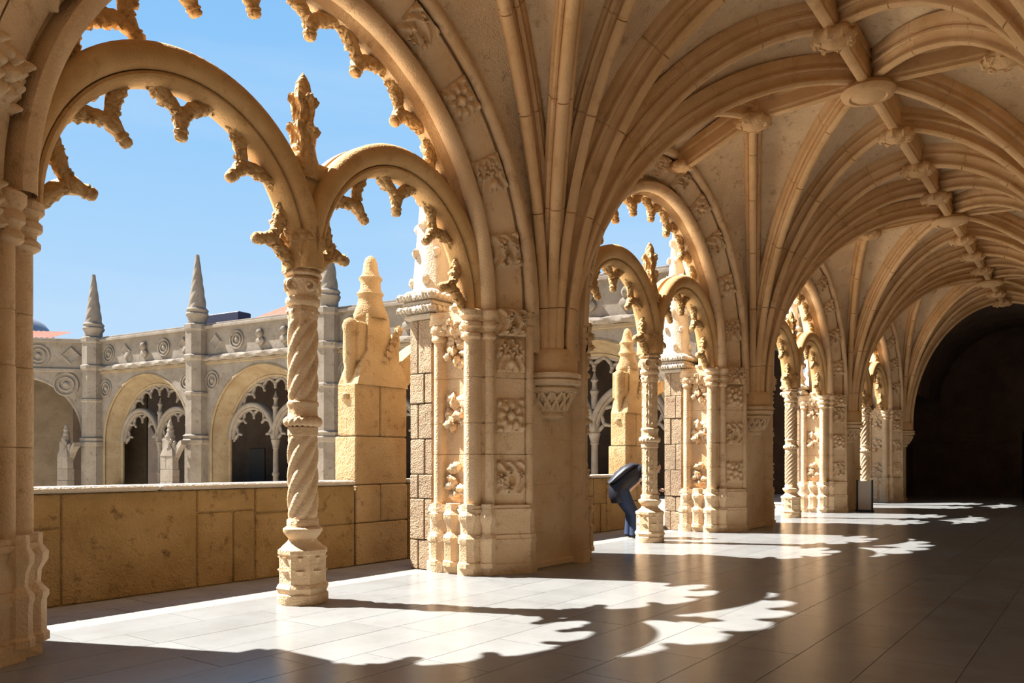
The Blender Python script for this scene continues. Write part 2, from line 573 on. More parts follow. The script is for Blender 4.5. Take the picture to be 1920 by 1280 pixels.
walls = [arcade_bay(i) for i in range(5)]
for i, w in enumerate(walls):
    if i == 0:
        continue
    c = BAYS[i][2]
    # rosettes on the splay
    for k, ang in enumerate([14, 31, 48, 65, 82, 98, 115, 132, 149, 166]):
        f = R_(ang)
        rm, xm = 3.185, 0.43
        er = Vector((0, math.cos(f), KZ * math.sin(f)))
        et = Vector((0, -math.sin(f), math.cos(f) * KZ)).normalized()
        u = (er.normalized() * 0.28 + Vector((0.20, 0, 0))).normalized()
        nrm = (Vector((0.28, 0, 0)) - er.normalized() * 0.20).normalized()
        org = Vector((xm, c, SPR)) + er * rm
        place(RELIEF[(k + i) % 5], 'carved_rosette', None, w, frame(org, u, nrm.cross(u), nrm))
    # pendant cusps
    for k, ang in enumerate([20, 37, 54, 71, 87, 104, 121, 138, 155]):
        f = R_(ang)
        rad = Vector((0, math.cos(f), KZ * math.sin(f)))
        inn = -Vector((0, math.cos(f) * KZ, math.sin(f))).normalized()
        tan = Vector((0, -math.sin(f), math.cos(f)))
        tan = (tan - inn * tan.dot(inn)).normalized()
        org = Vector((-0.04, c, SPR)) + rad * 2.80
        place(CUSP_B[k % 2], 'cusp', None, w, frame(org, tan.cross(inn), tan, inn))

# ------------------------------------------------------------------ vault
RIBH = [(0.165, 0.06), (0.165, -0.045), (0.150, -0.075), (0.120, -0.075), (0.118, -0.105), (0.135, -0.125), (0.135, -0.155), (0.112, -0.178), (0.085, -0.175), (0.070, -0.160), (0.052, -0.185), (0.046, -0.235),
        (0.050, -0.262), (0.070, -0.285), (0.072, -0.315), (0.050, -0.345), (0.018, -0.358)]
RIBP = [(-x, z) for x, z in RIBH] + RIBH[::-1]
ZS = 3.05
NR = 22


def rib_curve(S, B):
    """curve from springer S up to boss B: vertical at the foot, level at the boss"""
    S, B = Vector(S), Vector(B)
    d = Vector((B.x - S.x, B.y - S.y, 0))
    dz = B.z - S.z
    pts = []
    for k in range(NR + 1):
        f = (PI / 2) * k / NR
        pts.append(S + d * (1 - math.cos(f)) ** 0.97 + Vector((0, 0, dz * math.sin(f))))
    return pts, d.normalized()


def rib_mesh(pts, d, sc=1.0):
    b = Vector((-d.y, d.x, 0))
    rows = []
    for k, p in enumerate(pts):
        t = (pts[min(k + 1, len(pts) - 1)] - pts[max(k - 1, 0)]).normalized()
        nrm = b.cross(t).normalized()
        if nrm.dot(Vector((-d.x, -d.y, 0.3))) < 0:
            nrm = -nrm
        steps = ((-0.009, 1.0), (-0.005, 0.93), (0.005, 0.93), (0.009, 1.0)) if (k % 4 == 2) else ((0.0, 1.0),)
        for (dt, f) in steps:                      # recessed joint between two rib stones
            q = p + t * dt
            rows.append([q + b * (u * sc * f) + nrm * (v * sc * (f if v < 0 else 1)) for (u, v) in RIBP])
    return MB().grid(rows, cv=True, capu=True)


def wall_rib_pts(c, s, x, p):
    """edge of the web along the wall; same count of points as a rib, starting at the springer height"""
    ra, pts = 3.46, []
    for k in range(NR + 1):
        f = (PI / 2) * k / NR
        z = SPR + ra * KZ * math.sin(f)
        y = c + s * ra * math.cos(f)
        if k == 0:
            z = ZS
        pts.append(Vector((x, y, z)))
    return pts


def boss(r, seed, leafy=True):
    mb = MB()
    mb.lathe([(r * 0.5, 0.12), (r * 0.55, -0.16), (r * 0.95, -0.22), (r * 1.05, -0.30), (r * 0.98, -0.36), (r * 0.72, -0.39), (r * 0.66, -0.36), (r * 0.5, -0.40), (0.001, -0.44)], 24,
             mod=(lambda a, z: 1 + 0.10 * math.cos(8 * a) * (z < -0.2)) if leafy else None)
    if leafy:
        for k in range(8):
            a = 2 * PI * k / 8
            mb.blob((r * 0.9 * math.cos(a), r * 0.9 * math.sin(a), -0.30), (r * 0.28, r * 0.28, 0.09), seed + k, 0.3)
    me = mb.mesh('boss', True, 50)
    me.materials.append(M['rib'])
    return me


BOSS_BIG, BOSS_MID, BOSS_LEAF = boss(0.40, 1, False), boss(0.27, 2, True), boss(0.29, 30, True)


def beam(a, b, name, parent, w=0.10, h=0.34):
    a, b = Vector(a), Vector(b)
    d = (b - a).normalized()
    s = Vector((-d.y, d.x, 0)).normalized()
    u = d.cross(s)
    if u.z < 0:
        u = -u
    prof = [(-0.13, 0.05), (-0.13, -0.06), (-w, -0.08), (-w, -h + 0.05), (-w * 0.75, -h + 0.02), (-w * 0.75, -h - 0.03), (-w * 0.3, -h - 0.055), (w * 0.3, -h - 0.055),
            (w * 0.75, -h - 0.03), (w * 0.75, -h + 0.02), (w, -h + 0.05), (w, -0.08), (0.13, -0.06), (0.13, 0.05)]
    rows = [[p + s * x + u * z for x, z in prof] for p in (a, b)]
    return MB().grid(rows, cv=True, capu=True).obj(name, M['rib'], parent, angle=35)


def vault(i):
    y0, y1, c = BAYS[i]
    v = empty('ceiling')
    tag(v, 'ribbed stone vault ' + NEAR[i].replace('beside', 'over') + ' of the gallery' if i == 0 else 'ribbed net vault ' + NEAR[i] + ' with carved bosses', kind='structure')
    web = MB()
    zm, zw = 7.86, SPR + 3.46 * KZ
    for side in (-1, 1):                          # courtyard side, wall side
        sx = 0.46 if side < 0 else 2 * RIDGE_X - 0.46
        wx = 0.58 if side < 0 else 2 * RIDGE_X - 0.58
        mxx = 2.0 if side < 0 else 2 * RIDGE_X - 2.0
        for (p, s) in ((y0, -1), (y1, 1)):
            q = (p + c) / 2
            ends = [(mxx, c, zm), (RIDGE_X, c, RIDGE_Z), (RIDGE_X, q, RIDGE_Z - 0.02), (RIDGE_X, p, RIDGE_Z - 0.05)]
            S = (sx, p, ZS)
            curves = [wall_rib_pts(c, s, wx, p)]
            for e_i, e in enumerate(ends):
                pts, d = rib_curve(S, e)
                curves.append(pts)
                if e_i == 3 and s < 0 and i > 0:
                    continue                      # the cross rib is shared with the bay before
                rib_mesh(pts, d, 1.12 if e_i == 3 else 1.0).obj('rib', M['rib'], v, angle=38)
            for a, b in zip(curves[:-1], curves[1:]):
                rows = []
                for k in range(NR + 1):
                    row = []
                    for j in range(7):
                        t = j / 6
                        p_ = a[k].lerp(b[k], t)
                        p_.z += 0.10 * math.sin(PI * t) * min(1, k / 8)
                        row.append(p_)
                    rows.append(row)
                web.grid(rows)
        # cross ridge with its boss
        beam((wx, c, zw), (mxx, c, zm), 'ridge_rib', v, 0.085, 0.30)
        beam((mxx, c, zm), (RIDGE_X, c, RIDGE_Z), 'ridge_rib', v, 0.085, 0.32)
        place(BOSS_LEAF, 'boss', None, v, Matrix.Translation((mxx, c, zm - 0.08)))
        if side < 0:
            place(BOSS_LEAF, 'boss', None, v, Matrix.Translation((wx + 0.05, c, zw - 0.02)) @ Matrix.Scale(0.7, 4))
    web.obj('web', M['web'], v, angle=60)
    qs = [y0, (y0 + c) / 2, c, (c + y1) / 2, y1]
    for a, b in zip(qs[:-1], qs[1:]):
        beam((RIDGE_X, a, RIDGE_Z), (RIDGE_X, b, RIDGE_Z), 'ridge_rib', v, 0.10, 0.37)
    for k, qq in enumerate(qs):
        if k == 0 and i > 0:
            continue
        place(BOSS_BIG if k == 2 else (BOSS_MID if k % 2 else BOSS_LEAF), 'boss', None, v, Matrix.Translation((RIDGE_X, qq, RIDGE_Z - 0.16)))
    return v


for i in range(5):
    vault(i)
light_block = MB().box(-0.62, WALL_X + 0.6, -7.9, 44.0, 9.6, 9.9)  # unseen slab, added to stop sky light leaking past the vaults
tag(light_block.obj('ceiling', M['stone'], None, smooth=False), 'flat unseen slab added above the gallery vaults to block stray sky light', kind='structure')

# ------------------------------------------------------------------ piers
JAMB = ([(2.74, -0.62), (2.74, -0.56)] + roll(2.735, -0.46, 0.08, -95, 95, 8) + [(2.775, -0.37), (2.785, -0.33), (2.785, 0.0)] + roll(2.73, 0.11, 0.10, -100, 110, 9)
        + [(2.85, 0.20), (2.86, 0.24)] + roll(2.90, 0.29, 0.07, -80, 110, 8) + [(2.98, 0.30), (3.01, 0.33), (3.33, 0.56), (3.33, 0.57)] + roll(3.42, 0.565, 0.07, -80, 130, 7) + [(3.50, 0.46)])


JAMBP = [(2.74, -0.62), (2.70, -0.57), (2.655, -0.52), (2.655, -0.40), (2.70, -0.34), (2.70, -0.05), (2.64, 0.03), (2.63, 0.11), (2.65, 0.19), (2.80, 0.24), (2.83, 0.33), (2.98, 0.38), (3.30, 0.57), (3.36, 0.62), (3.45, 0.62), (3.50, 0.46)]


def offset(prof, e):
    out = []
    n = len(prof)
    for k, (R, x) in enumerate(prof):
        a, b = prof[max(k - 1, 0)], prof[min(k + 1, n - 1)]
        dR, dx = b[0] - a[0], b[1] - a[1]
        l = math.hypot(dR, dx) or 1
        out.append((R - e * dx / l, x + e * dR / l))
    return out


def half_poly(c, sgn, p, prof, core=-0.60, front=0.46):
    """plan polygon of half a pier: sgn=+1 jamb at y=c+R, -1 at y=c-R"""
    poly = [(core, p)] + [(x, c + sgn * R) for (R, x) in prof] + [(front, p)]
    return poly if sgn > 0 else poly[::-1]


def leaf_cluster(seed, w=0.30, h=0.40):
    mb = MB()
    rr = random.Random(seed)
    for k in range(12):
        mb.blob((rr.uniform(-w, w) * 0.5, rr.uniform(-0.03, 0.05), (k / 11 - 0.5) * h), (rr.uniform(0.05, 0.09), rr.uniform(0.05, 0.08), rr.uniform(0.05, 0.08)), seed * 3 + k, 0.3)
    me = mb.mesh('leaf_cluster', True, 60)
    me.materials.append(M['stone'])
    return me


LEAVES = [leaf_cluster(1), leaf_cluster(2), leaf_cluster(3)]

cmb = MB()
cmb.lathe([(0.001, 2.13), (0.12, 2.135), (0.17, 2.15), (0.20, 2.18), (0.20, 2.21), (0.18, 2.24), (0.22, 2.26), (0.22, 2.30), (0.30, 2.46), (0.33, 2.50), (0.40, 2.52), (0.40, 2.57), (0.36, 2.585), (0.36, 2.60),
           (0.45, 2.63), (0.46, 2.68), (0.42, 2.70), (0.455, 2.73), (0.455, 2.78), (0.40, 2.80)], 32)
CORBEL = cmb.mesh('corbel_capital', True, 40)
CORBEL.materials.append(M['stone'])
net = MB()                                        # pierced leaf net round the corbel
for k in range(14):
    for s in (-1, 1):
        a0 = 2 * PI * k / 14
        net.tube([((0.235 + 0.13 * t) * math.cos(a0 + s * 0.42 * t), (0.235 + 0.13 * t) * math.sin(a0 + s * 0.42 * t), 2.27 + 0.24 * t) for t in (0, 0.25, 0.5, 0.75, 1.0)], 0.026, 6)
NET = net.mesh('corbel_net', True, 60)
NET.materials.append(M['stone'])
drum = MB().lathe([(0.38, 2.78), (0.40, 2.80), (0.405, 3.06), (0.37, 3.12)], 32)
DRUM = drum.mesh('springer_drum', True, 40)
DRUM.materials.append(M['rib'])


def pinnacle_mesh(r0, h, name='pinnacle', crock=True, n=10):
    mb = MB()
    mb.lathe([(r0 * 1.05, 0), (r0 * 1.1, 0.06), (r0 * 0.98, 0.12), (r0 * 0.55, h * 0.55), (r0 * 0.22, h * 0.93), (r0 * 0.30, h * 0.95), (r0 * 0.2, h * 0.98), (0.01, h)], n)
    if crock:
        for k in range(7):
            z = 0.22 + (h - 0.5) * k / 7
            rr = r0 * (1 - 0.8 * z / h)
            for j in range(5):
                a = 2 * PI * j / 5 + k * 0.5
                mb.blob((rr * math.cos(a), rr * math.sin(a), z), (0.07, 0.07, 0.075), k * 5 + j, 0.2)
    return mb.mesh(name, True, 45)


PINN = pinnacle_mesh(0.34, 3.3)
PINN.materials.append(M['coping'])
cap = MB()
for k, (z0, z1, e) in enumerate([(0.0, 0.09, 0.05), (0.09, 0.17, 0.11), (0.17, 0.27, 0.07), (0.27, 0.36, 0.13), (0.36, 0.42, 0.05)]):
    cap.box(-0.22 - e, 0.22 + e, -0.44 - e, 0.44 + e, z0, z1, 0.03)
for j in range(11):
    for (sx, sy, nx) in ((1, 0, 11), (0, -1, 9)):
        t = -1 + 2 * j / 10
        for z in (0.13, 0.315):
            if sx:
                cap.blob((0.32, t * 0.5, z), 0.05, j, 0.2)
            else:
                cap.blob((t * 0.30, -0.54, z), 0.05, j, 0.2)
CAP = cap.mesh('buttress_cap', True, 40)
CAP.materials.append(M['coping'])


def pier(k):
    p = P[k]
    e = empty('clustered_pier', (0, p, 0))
    for (c, sgn) in (([CB] + C)[k], 1), ((C + [C[-1] + 8.4])[k], -1):
        if k == 4 and sgn < 0:
            continue
        cl = c - p - (0.13 if (k == 0 and sgn < 0) else 0.0)
        jb = MB().prism(half_poly(cl, sgn, 0.0, offset(JAMB, -0.012), front=0.44), 0.90, 3.27).obj('jamb', M['stone'], e, angle=40)
        zz = [0.90]
        while zz[-1] < 3.27:
            zz.append(min(3.27, zz[-1] + rng.choice([0.42, 0.52, 0.62, 0.72])))
            if 3.27 - zz[-1] < 0.25:
                zz[-1] = 3.27
        for za, zb in zip(zz[:-1], zz[1:]):
            o_ = rng.uniform(-0.004, 0.004)
            MB().prism(half_poly(cl, sgn, 0.0, offset(JAMB, o_)), za + 0.004, zb - 0.004).obj('jamb_course', M['stone'], jb, angle=40)
        imp = MB()
        for (z0, z1, o) in ((3.25, 3.30, 0.02), (3.30, 3.37, 0.055), (3.37, 3.40, 0.02), (3.40, 3.48, 0.07), (3.48, SPR, 0.045)):
            imp.prism(half_poly(cl, sgn, 0.0, offset(JAMBP, o * 0.45), front=0.45), z0, z1)
        imp.obj('impost', M['stone'], e, angle=40)
        pl = MB()
        for (z0, z1, o) in ((0.0, 0.14, 0.13), (0.14, 0.42, 0.075), (0.42, 0.47, 0.11), (0.47, 0.53, 0.085), (0.53, 0.78, 0.045), (0.78, 0.83, 0.06), (0.83, 0.88, 0.085), (0.88, 0.93, 0.05)):
            pl.prism(half_poly(cl, sgn, 0.0, offset(JAMBP, o * 0.5), front=0.48), z0, z1)
        pl.obj('plinth', M['stone'], e, angle=40)
        # carved panels on the splay
        for q, (z, h) in enumerate(((3.41, 0.8), (2.97, 1.0), (2.15, 1.0), (1.30, 1.0))):
            u = Vector((0.23, sgn * 0.32, 0)).normalized()
            nrm = Vector((0.32, -sgn * 0.23, 0)).normalized()
            up = Vector((0, 0, 1))
            org = Vector((0.447 + (0.05 if q == 0 else 0), cl + sgn * (3.17 - (0.03 if q == 0 else 0)), z))
            place(RELIEF[(q + k) % 5], 'carved_panel', None, e, frame(org, u * 1.0, up * h, nrm))
        # leaf clusters in the hollow of the jamb
        for q, z in enumerate((3.42, 3.02, 2.2, 1.25)):
            place(LEAVES[q % 3], 'leaf_cluster', None, e, Matrix.Translation((-0.16, cl + sgn * 2.75, z)) @ Matrix.Rotation(0 if sgn > 0 else PI, 4, 'Z'))
        # colonnette bases
        cb = MB()
        for (R, x, r) in ((2.71, -0.46, 0.115), (2.72, -0.19, 0.14), (2.68, 0.12, 0.14), (2.83, 0.31, 0.11)):
            cb.lathe([(r * 1.15, 0.10), (r * 1.15, 0.16), (r, 0.18), (r, 0.42), (r * 1.12, 0.45), (r * 1.12, 0.49), (r * 0.7, 0.56), (r * 0.75, 0.66), (r * 1.08, 0.74), (r * 1.1, 0.80), (r * 0.8, 0.86), (r * 0.8, 0.95)],
                     8, (x, cl + sgn * R, 0), rot=R_(22.5))
        cb.obj('colonnette_base', M['stone'], e, angle=30)
        cq = MB()
        for (R, x, r) in ((2.73, -0.46, 0.10), (2.72, 0.12, 0.125), (2.88, 0.30, 0.095)):
            cq.lathe([(r * 0.8, 3.16), (r * 1.1, 3.19), (r * 1.1, 3.23), (r * 0.85, 3.26), (r * 0.9, 3.30), (r * 1.2, 3.33), (r * 1.2, 3.38), (r * 0.95, 3.41), (r * 1.05, 3.44), (r * 1.3, 3.47), (r * 1.3, 3.54), (r, 3.56)], 12, (x, cl + sgn * R, 0))
        for j in range(7):
            cq.blob((-0.36 + 0.06 * j, cl + sgn * 2.69, 3.30 + 0.07 * (j % 3)), (0.05, 0.05, 0.055), j, 0.3)
        cq.obj('colonnette_capital', M['stone'], e, angle=40)
        # outer buttress: squared blocks, cap, crocketed pinnacle
        z, course = 0.0, 0
        ya = cl + sgn * 2.70
        while z < 3.5:
            h = min(rng.choice([0.34, 0.42, 0.5, 0.58]), 3.52 - z)
            if 3.52 - (z + h) < 0.2:
                h = 3.52 - z
            xs = [-1.0, -0.84 + 0.12 * (course % 2), -0.575]
            for a, b in zip(xs[:-1], xs[1:]):
                yy = sorted((ya + rng.uniform(-0.008, 0.008), ya + sgn * 0.85))
                MB().box(a + 0.004, b - 0.004, yy[0], yy[1], z + 0.004, z + h - 0.004, 0.012).obj('stone_block', M['weathered'], e, smooth=False)
            z += h
            course += 1
        place(CAP, 'buttress_cap', None, e, Matrix.Translation((-0.80, ya + sgn * 0.43, 3.52)))
        place(PINN, 'pinnacle', None, e, Matrix.Translation((-0.90, ya + sgn * 0.43, 3.90)))
    MB().box(-0.44, 0.44, -0.71, 0.71, 0.0, 3.6).obj('pier_core', M['stone'], e, smooth=False)
    zz = [0.0]
    while zz[-1] < 3.6:
        zz.append(min(3.6, zz[-1] + rng.choice([0.45, 0.55, 0.65])))
        if 3.6 - zz[-1] < 0.25:
            zz[-1] = 3.6
    for n_, (za, zb) in enumerate(zip(zz[:-1], zz[1:])):
        cut = (-0.76, 0.76) if n_ % 2 else (-0.76, rng.uniform(-0.2, 0.2), 0.76)
        for ya_, yb_ in zip(cut[:-1], cut[1:]):
            MB().box(0.2, 0.465 + rng.uniform(-0.004, 0.004), ya_ + 0.003, yb_ - 0.003, za + 0.003, zb - 0.003, 0.007).obj('stone_block', M['stone'], e, smooth=False)
    for (zz, o) in ((0.0, 0.05),):
        MB().box(-0.3, 0.47 + o, -0.70, 0.70, 0.0, 0.10, 0.015).obj('footing', M['stone'], e, smooth=False)
    cpt = place(CORBEL, 'corbel_capital', None, e, Matrix.Translation((0.46, 0, 0)))
    place(NET, 'corbel_net', None, cpt)
    place(DRUM, 'springer_drum', None, e, Matrix.Translation((0.46, 0, 0)))
    return e


PLAB = ['clustered limestone pier cut off by the left edge of the picture', 'big clustered limestone pier with corbel standing right of the nearest twisted column',
        'clustered limestone pier just right of the bending person', 'clustered limestone pier with the small upright board at its foot', 'farthest clustered limestone pier beside the dark corner']
for k in range(5):
    tag(pier(k), PLAB[k], 'pier', 'clustered piers of the arcade')
# ------------------------------------------------------------------ columns
def column(kind, turns, label, c, lobes=7):
    e = empty('twisted_column' if kind == 'twist' else 'carved_column', (0, c, 0))
    ped = MB()
    ped.lathe([(0.265, 0), (0.27, 0.02), (0.27, 0.10), (0.255, 0.115)], 28)
    r8 = 1 / math.cos(PI / 8)
    ped.lathe([(0.235 * r8, 0.10), (0.25 * r8, 0.13), (0.265 * r8, 0.17), (0.25 * r8, 0.205), (0.235 * r8, 0.22), (0.235 * r8, 0.52), (0.25 * r8, 0.535), (0.25 * r8, 0.575), (0.22 * r8, 0.60)], 8, rot=R_(22.5))
    ped = ped.obj('pedestal', M['stone'], e, angle=30)
    tri = MB()
    for k in range(8):                            # small chiselled brackets on the faces
        a = 2 * PI * k / 8
        d = Vector((math.cos(a), math.sin(a), 0))
        s = Vector((-d.y, d.x, 0))
        for (z, w) in ((0.36, 0.055), (0.50, 0.03)):
            o = d * 0.234 + Vector((0, 0, z))
            tri.add([o - s * w, o + s * w, o + d * 0.03 - s * w * 0.6, o + d * 0.03 + s * w * 0.6, o + Vector((0, 0, -0.05)) - s * w * 0.4, o + Vector((0, 0, -0.05)) + s * w * 0.4],
                    [(0, 1, 3, 2), (2, 3, 5, 4), (0, 2, 4), (1, 5, 3)])
    tri.obj('pedestal_relief', M['stone'], ped, smooth=False)
    cu = MB().lathe([(0.225, 0.60), (0.16, 0.66), (0.155, 0.69), (0.19, 0.73), (0.215, 0.77), (0.215, 0.80), (0.19, 0.815), (0.16, 0.82)], 24, mod=lambda a, z: 1 + 0.05 * math.cos(4 * a) * (z > 0.68))
    cu.obj('base_cushion', M['stone'], e)
    MB().lathe([(0.155, 0.815), (0.165, 0.82), (0.165, 0.89), (0.158, 0.90)], 36, mod=lambda a, z: 1 + 0.03 * math.cos(12 * a)).obj('collar', M['stone'], e)

    def shaft(z0, z1, tn):
        if kind == 'twist':
            rows = []
            n, m = 84, 44
            for i in range(m + 1):
                z = z0 + (z1 - z0) * i / m
                fl = min(1, i / 3, (m - i) / 3)
                row = []
                for k in range(n):
                    a = 2 * PI * k / n
                    q = lobes * (a - tn * 2 * PI * (z - z0) / (z1 - z0))
                    r = 0.150 * (1 + 0.13 * fl * (2 * abs(math.cos(q / 2)) - 1.2))
                    row.append((r * math.cos(a), r * math.sin(a), z))
                rows.append(row)
            return MB().grid(rows, cv=True, capu=True).obj('shaft', M['stone'], e, angle=60)
        mb = MB().lathe([(0.145, z0), (0.145, z1)], 8, rot=R_(22.5))
        for k in range(8):
            a = 2 * PI * k / 8
            d = Vector((math.cos(a), math.sin(a), 0))
            for j in range(5):
                z = z0 + (z1 - z0) * (j + 0.5) / 5
                mb.blob(d * 0.128 + Vector((0, 0, z)), (0.028, 0.028, 0.06), j + k, 0.2)
                mb.blob(d * 0.128 + Vector((0, 0, z + 0.09)), (0.02, 0.02, 0.02), j + k, 0.2)
        return mb.obj('shaft', M['stone'], e, angle=35)

    shaft(0.90, 1.80, turns)
    MB().lathe([(0.15, 1.79), (0.16, 1.80), (0.16, 1.88), (0.15, 1.89)], 36, mod=lambda a, z: 1 + 0.03 * math.cos(10 * a)).obj('collar', M['stone'], e)
    rope = MB()
    rows = []
    for i in range(97):                           # twisted ring
        a = 2 * PI * i / 96
        row = []
        for k in range(12):
            b = 2 * PI * k / 12
            rr = 0.042 * (1 + 0.14 * math.cos(2 * b - 18 * a))
            row.append(((0.162 + rr * math.cos(b)) * math.cos(a), (0.162 + rr * math.cos(b)) * math.sin(a), 1.945 + 1.2 * rr * math.sin(b)))
        rows.append(row)
    rope.grid(rows, cv=True).obj('rope_ring', M['stone'], e)
    MB().lathe([(0.15, 1.98), (0.165, 2.0), (0.155, 2.03), (0.155, 2.10), (0.168, 2.12), (0.168, 2.15), (0.15, 2.17)], 36, mod=lambda a, z: 1 + 0.025 * math.cos(10 * a)).obj('collar', M['stone'], e)
    shaft(2.16, 3.05, turns)
    nk = MB().lathe([(0.150, 3.04), (0.158, 3.06), (0.158, 3.17), (0.15, 3.19)], 36, mod=lambda a, z: 1 + 0.03 * math.cos(9 * a))
    for k in range(9):
        a = 2 * PI * k / 9
        nk.blob((0.155 * math.cos(a), 0.155 * math.sin(a), 3.12), 0.026, k, 0.1)
    nk.obj('necking', M['stone'], e)
    cp = MB().lathe([(0.15, 3.18), (0.178, 3.20), (0.185, 3.235), (0.178, 3.27), (0.155, 3.285), (0.16, 3.30), (0.185, 3.40), (0.20, 3.46), (0.17, 3.48)], 32)
    for k in range(4):                            # volutes at the corners
        a = PI / 4 + k * PI / 2
        d = Vector((math.cos(a), math.sin(a), 0))
        for s in (-1, 1):
            path, rad = [], []
            for j in range(17):
                t = j / 16
                th = 2.6 * PI * t
                rr = 0.075 * (1 - 0.75 * t)
                sd = Vector((-d.y, d.x, 0))
                path.append(d * (0.155 + 0.02 * t) + sd * (s * (0.09 - rr * math.cos(th))) + Vector((0, 0, 3.385 + rr * math.sin(th))))
                rad.append(0.024 * (1 - 0.4 * t))
            cp.tube(path, rad, 7)
    cp.obj('capital', M['stone'], e, angle=50)
    ab = MB()
    for (z0, z1, w) in ((3.475, 3.50, 0.17), (3.50, 3.55, 0.205), (3.55, 3.585, 0.18)):
        ab.lathe([(w * 0.97, z0), (w * 1.05, (z0 + z1) / 2), (w * 0.97, z1)], 8, rot=R_(22.5))
    ab.obj('abacus', M['stone'], e, angle=30)
    fo = MB().lathe([(0.14, 3.58), (0.15, 3.66), (0.18, 3.78), (0.22, 3.90), (0.235, 3.96), (0.17, 4.02), (0.10, 4.08)], 24, mod=lambda a, z: 1 + 0.06 * math.cos(8 * a))
    for ring, (z, r, n) in enumerate(((3.72, 0.16, 8), (3.88, 0.21, 9))):
        for k in range(n):
            a = 2 * PI * (k + ring * 0.5) / n
            fo.blob((r * math.cos(a), r * math.sin(a), z), (0.05, 0.05, 0.06), k + ring * 20, 0.35)
    fo.obj('foliage_block', M['carved'], e, angle=60)
    sp = MB()                                     # spandrel between the two little arches
    zz = [3.90 + 0.085 * j for j in range(11)]

    def wd(z):
        return max(0.03, 1.42 - 1.47 * math.sqrt(max(0, 1 - ((z - SPR) / (1.47 * 1.11)) ** 2)))
    for j in range(10):
        w0, w1 = wd(zz[j]), wd(zz[j + 1])
        sp.add([(x, y, z) for x in (-0.10, 0.10) for (y, z) in ((-w0, zz[j]), (w0, zz[j]), (w1, zz[j + 1]), (-w1, zz[j + 1]))],
               [(0, 3, 2, 1), (4, 5, 6, 7), (3, 7, 6, 2), (0, 1, 5, 4), (1, 2, 6, 5), (0, 4, 7, 3)])
    sp.obj('spandrel', M['tracery'], e, smooth=False)
    fi = MB().lathe([(0.17, 4.55), (0.175, 4.72), (0.15, 4.80), (0.115, 5.0), (0.12, 5.06), (0.10, 5.12), (0.095, 5.30), (0.105, 5.38), (0.085, 5.44), (0.09, 5.52), (0.075, 5.60), (0.04, 5.67), (0.004, 5.72)], 16)
    for (z, r) in ((5.10, 0.13), (5.42, 0.115)):
        for k in range(6):
            a = 2 * PI * k / 6
            fi.blob((r * math.cos(a), r * math.sin(a), z), (0.05, 0.05, 0.055), k, 0.3)
            fi.tube([(r * 0.9 * math.cos(a), r * 0.9 * math.sin(a), z - 0.02), (r * 0.95 * math.cos(a + 0.3), r * 0.95 * math.sin(a + 0.3), z - 0.12), (r * 0.85 * math.cos(a + 0.1), r * 0.85 * math.sin(a + 0.1), z - 0.24)], [0.035, 0.028, 0.012], 6)
    fi.obj('finial', M['carved'], e, angle=50)
    return tag(e, label, 'column', 'columns standing in the arch openings')


cols = [column('twist', 0.62, 'nearest twisted stone column with spiral flutes and leafy finial', C[0], 6),
        column('carved', 0, 'stone column of carved panels that the bending person stands behind', C[1]),
        column('twist', 0.9, 'third stone column with tight spiral flutes, left of the board', C[2], 9),
        column('twist', 0.6, 'farthest stone column with spiral flutes near the dark corner', C[3], 8)]

# ------------------------------------------------------------------ little tracery arches
def tprof():
    h = [(1.565, 0.04)] + [(1.455 - 0.112 * math.cos(R_(a)), 0.135 + 0.112 * math.sin(R_(a))) for a in (165, 135, 105, 75, 45, 15)]
    h += [(1.345, 0.105), (1.335, 0.155), (1.31, 0.165), (1.285, 0.15), (1.245, 0.065)]
    return [(1.51, 0.0)] + h + [(R, -x) for R, x in h[::-1]]


TPROF = tprof()
TC, TKZ = 1.42, 1.11
tm = MB()
rows = [[(x, R * math.cos(f), SPR + R * TKZ * math.sin(f)) for (R, x) in TPROF] for f in [PI * k / 44 for k in range(45)]]
tm.grid(rows, cv=True, capu=True)
TMESH = tm.mesh('arch_roll', True, 45)
TMESH.materials.append(M['tracery'])


def tracery(c, s, label):
    e = empty('tracery_arch', (0, c + s * TC, 0))
    place(TMESH, 'arch_roll', None, e)
    for k, ang in enumerate((13, 50, 90, 130, 167)):
        f = R_(ang)
        inn = -Vector((0, math.cos(f) * TKZ, math.sin(f))).normalized()
        tan = Vector((0, inn.z, -inn.y))
        org = Vector((0, 1.255 * math.cos(f), SPR + 1.255 * TKZ * math.sin(f)))
        place(CUSP_S[k % 2], 'cusp', None, e, frame(org, tan.cross(inn), tan, inn))
    return tag(e, label, 'arch', 'small cusped arches beside the columns')


TL = ['largest cusped tracery arch, at left against the blue sky', 'cusped tracery arch right of the nearest twisted column', 'cusped tracery arch left of the carved panel column',
      'sunlit cusped tracery arch right of the carved panel column', 'small cusped tracery arch left of the third column', 'sunlit cusped tracery arch right of the third column',
      'tiny cusped tracery arch left of the farthest column', 'tiny cusped tracery arch right of the farthest column']
for k in range(4):
    for s in (-1, 1):
        tracery(C[k], s, TL[2 * k + (s > 0)])

# ------------------------------------------------------------------ parapets and parapet buttresses
PX = -1.80


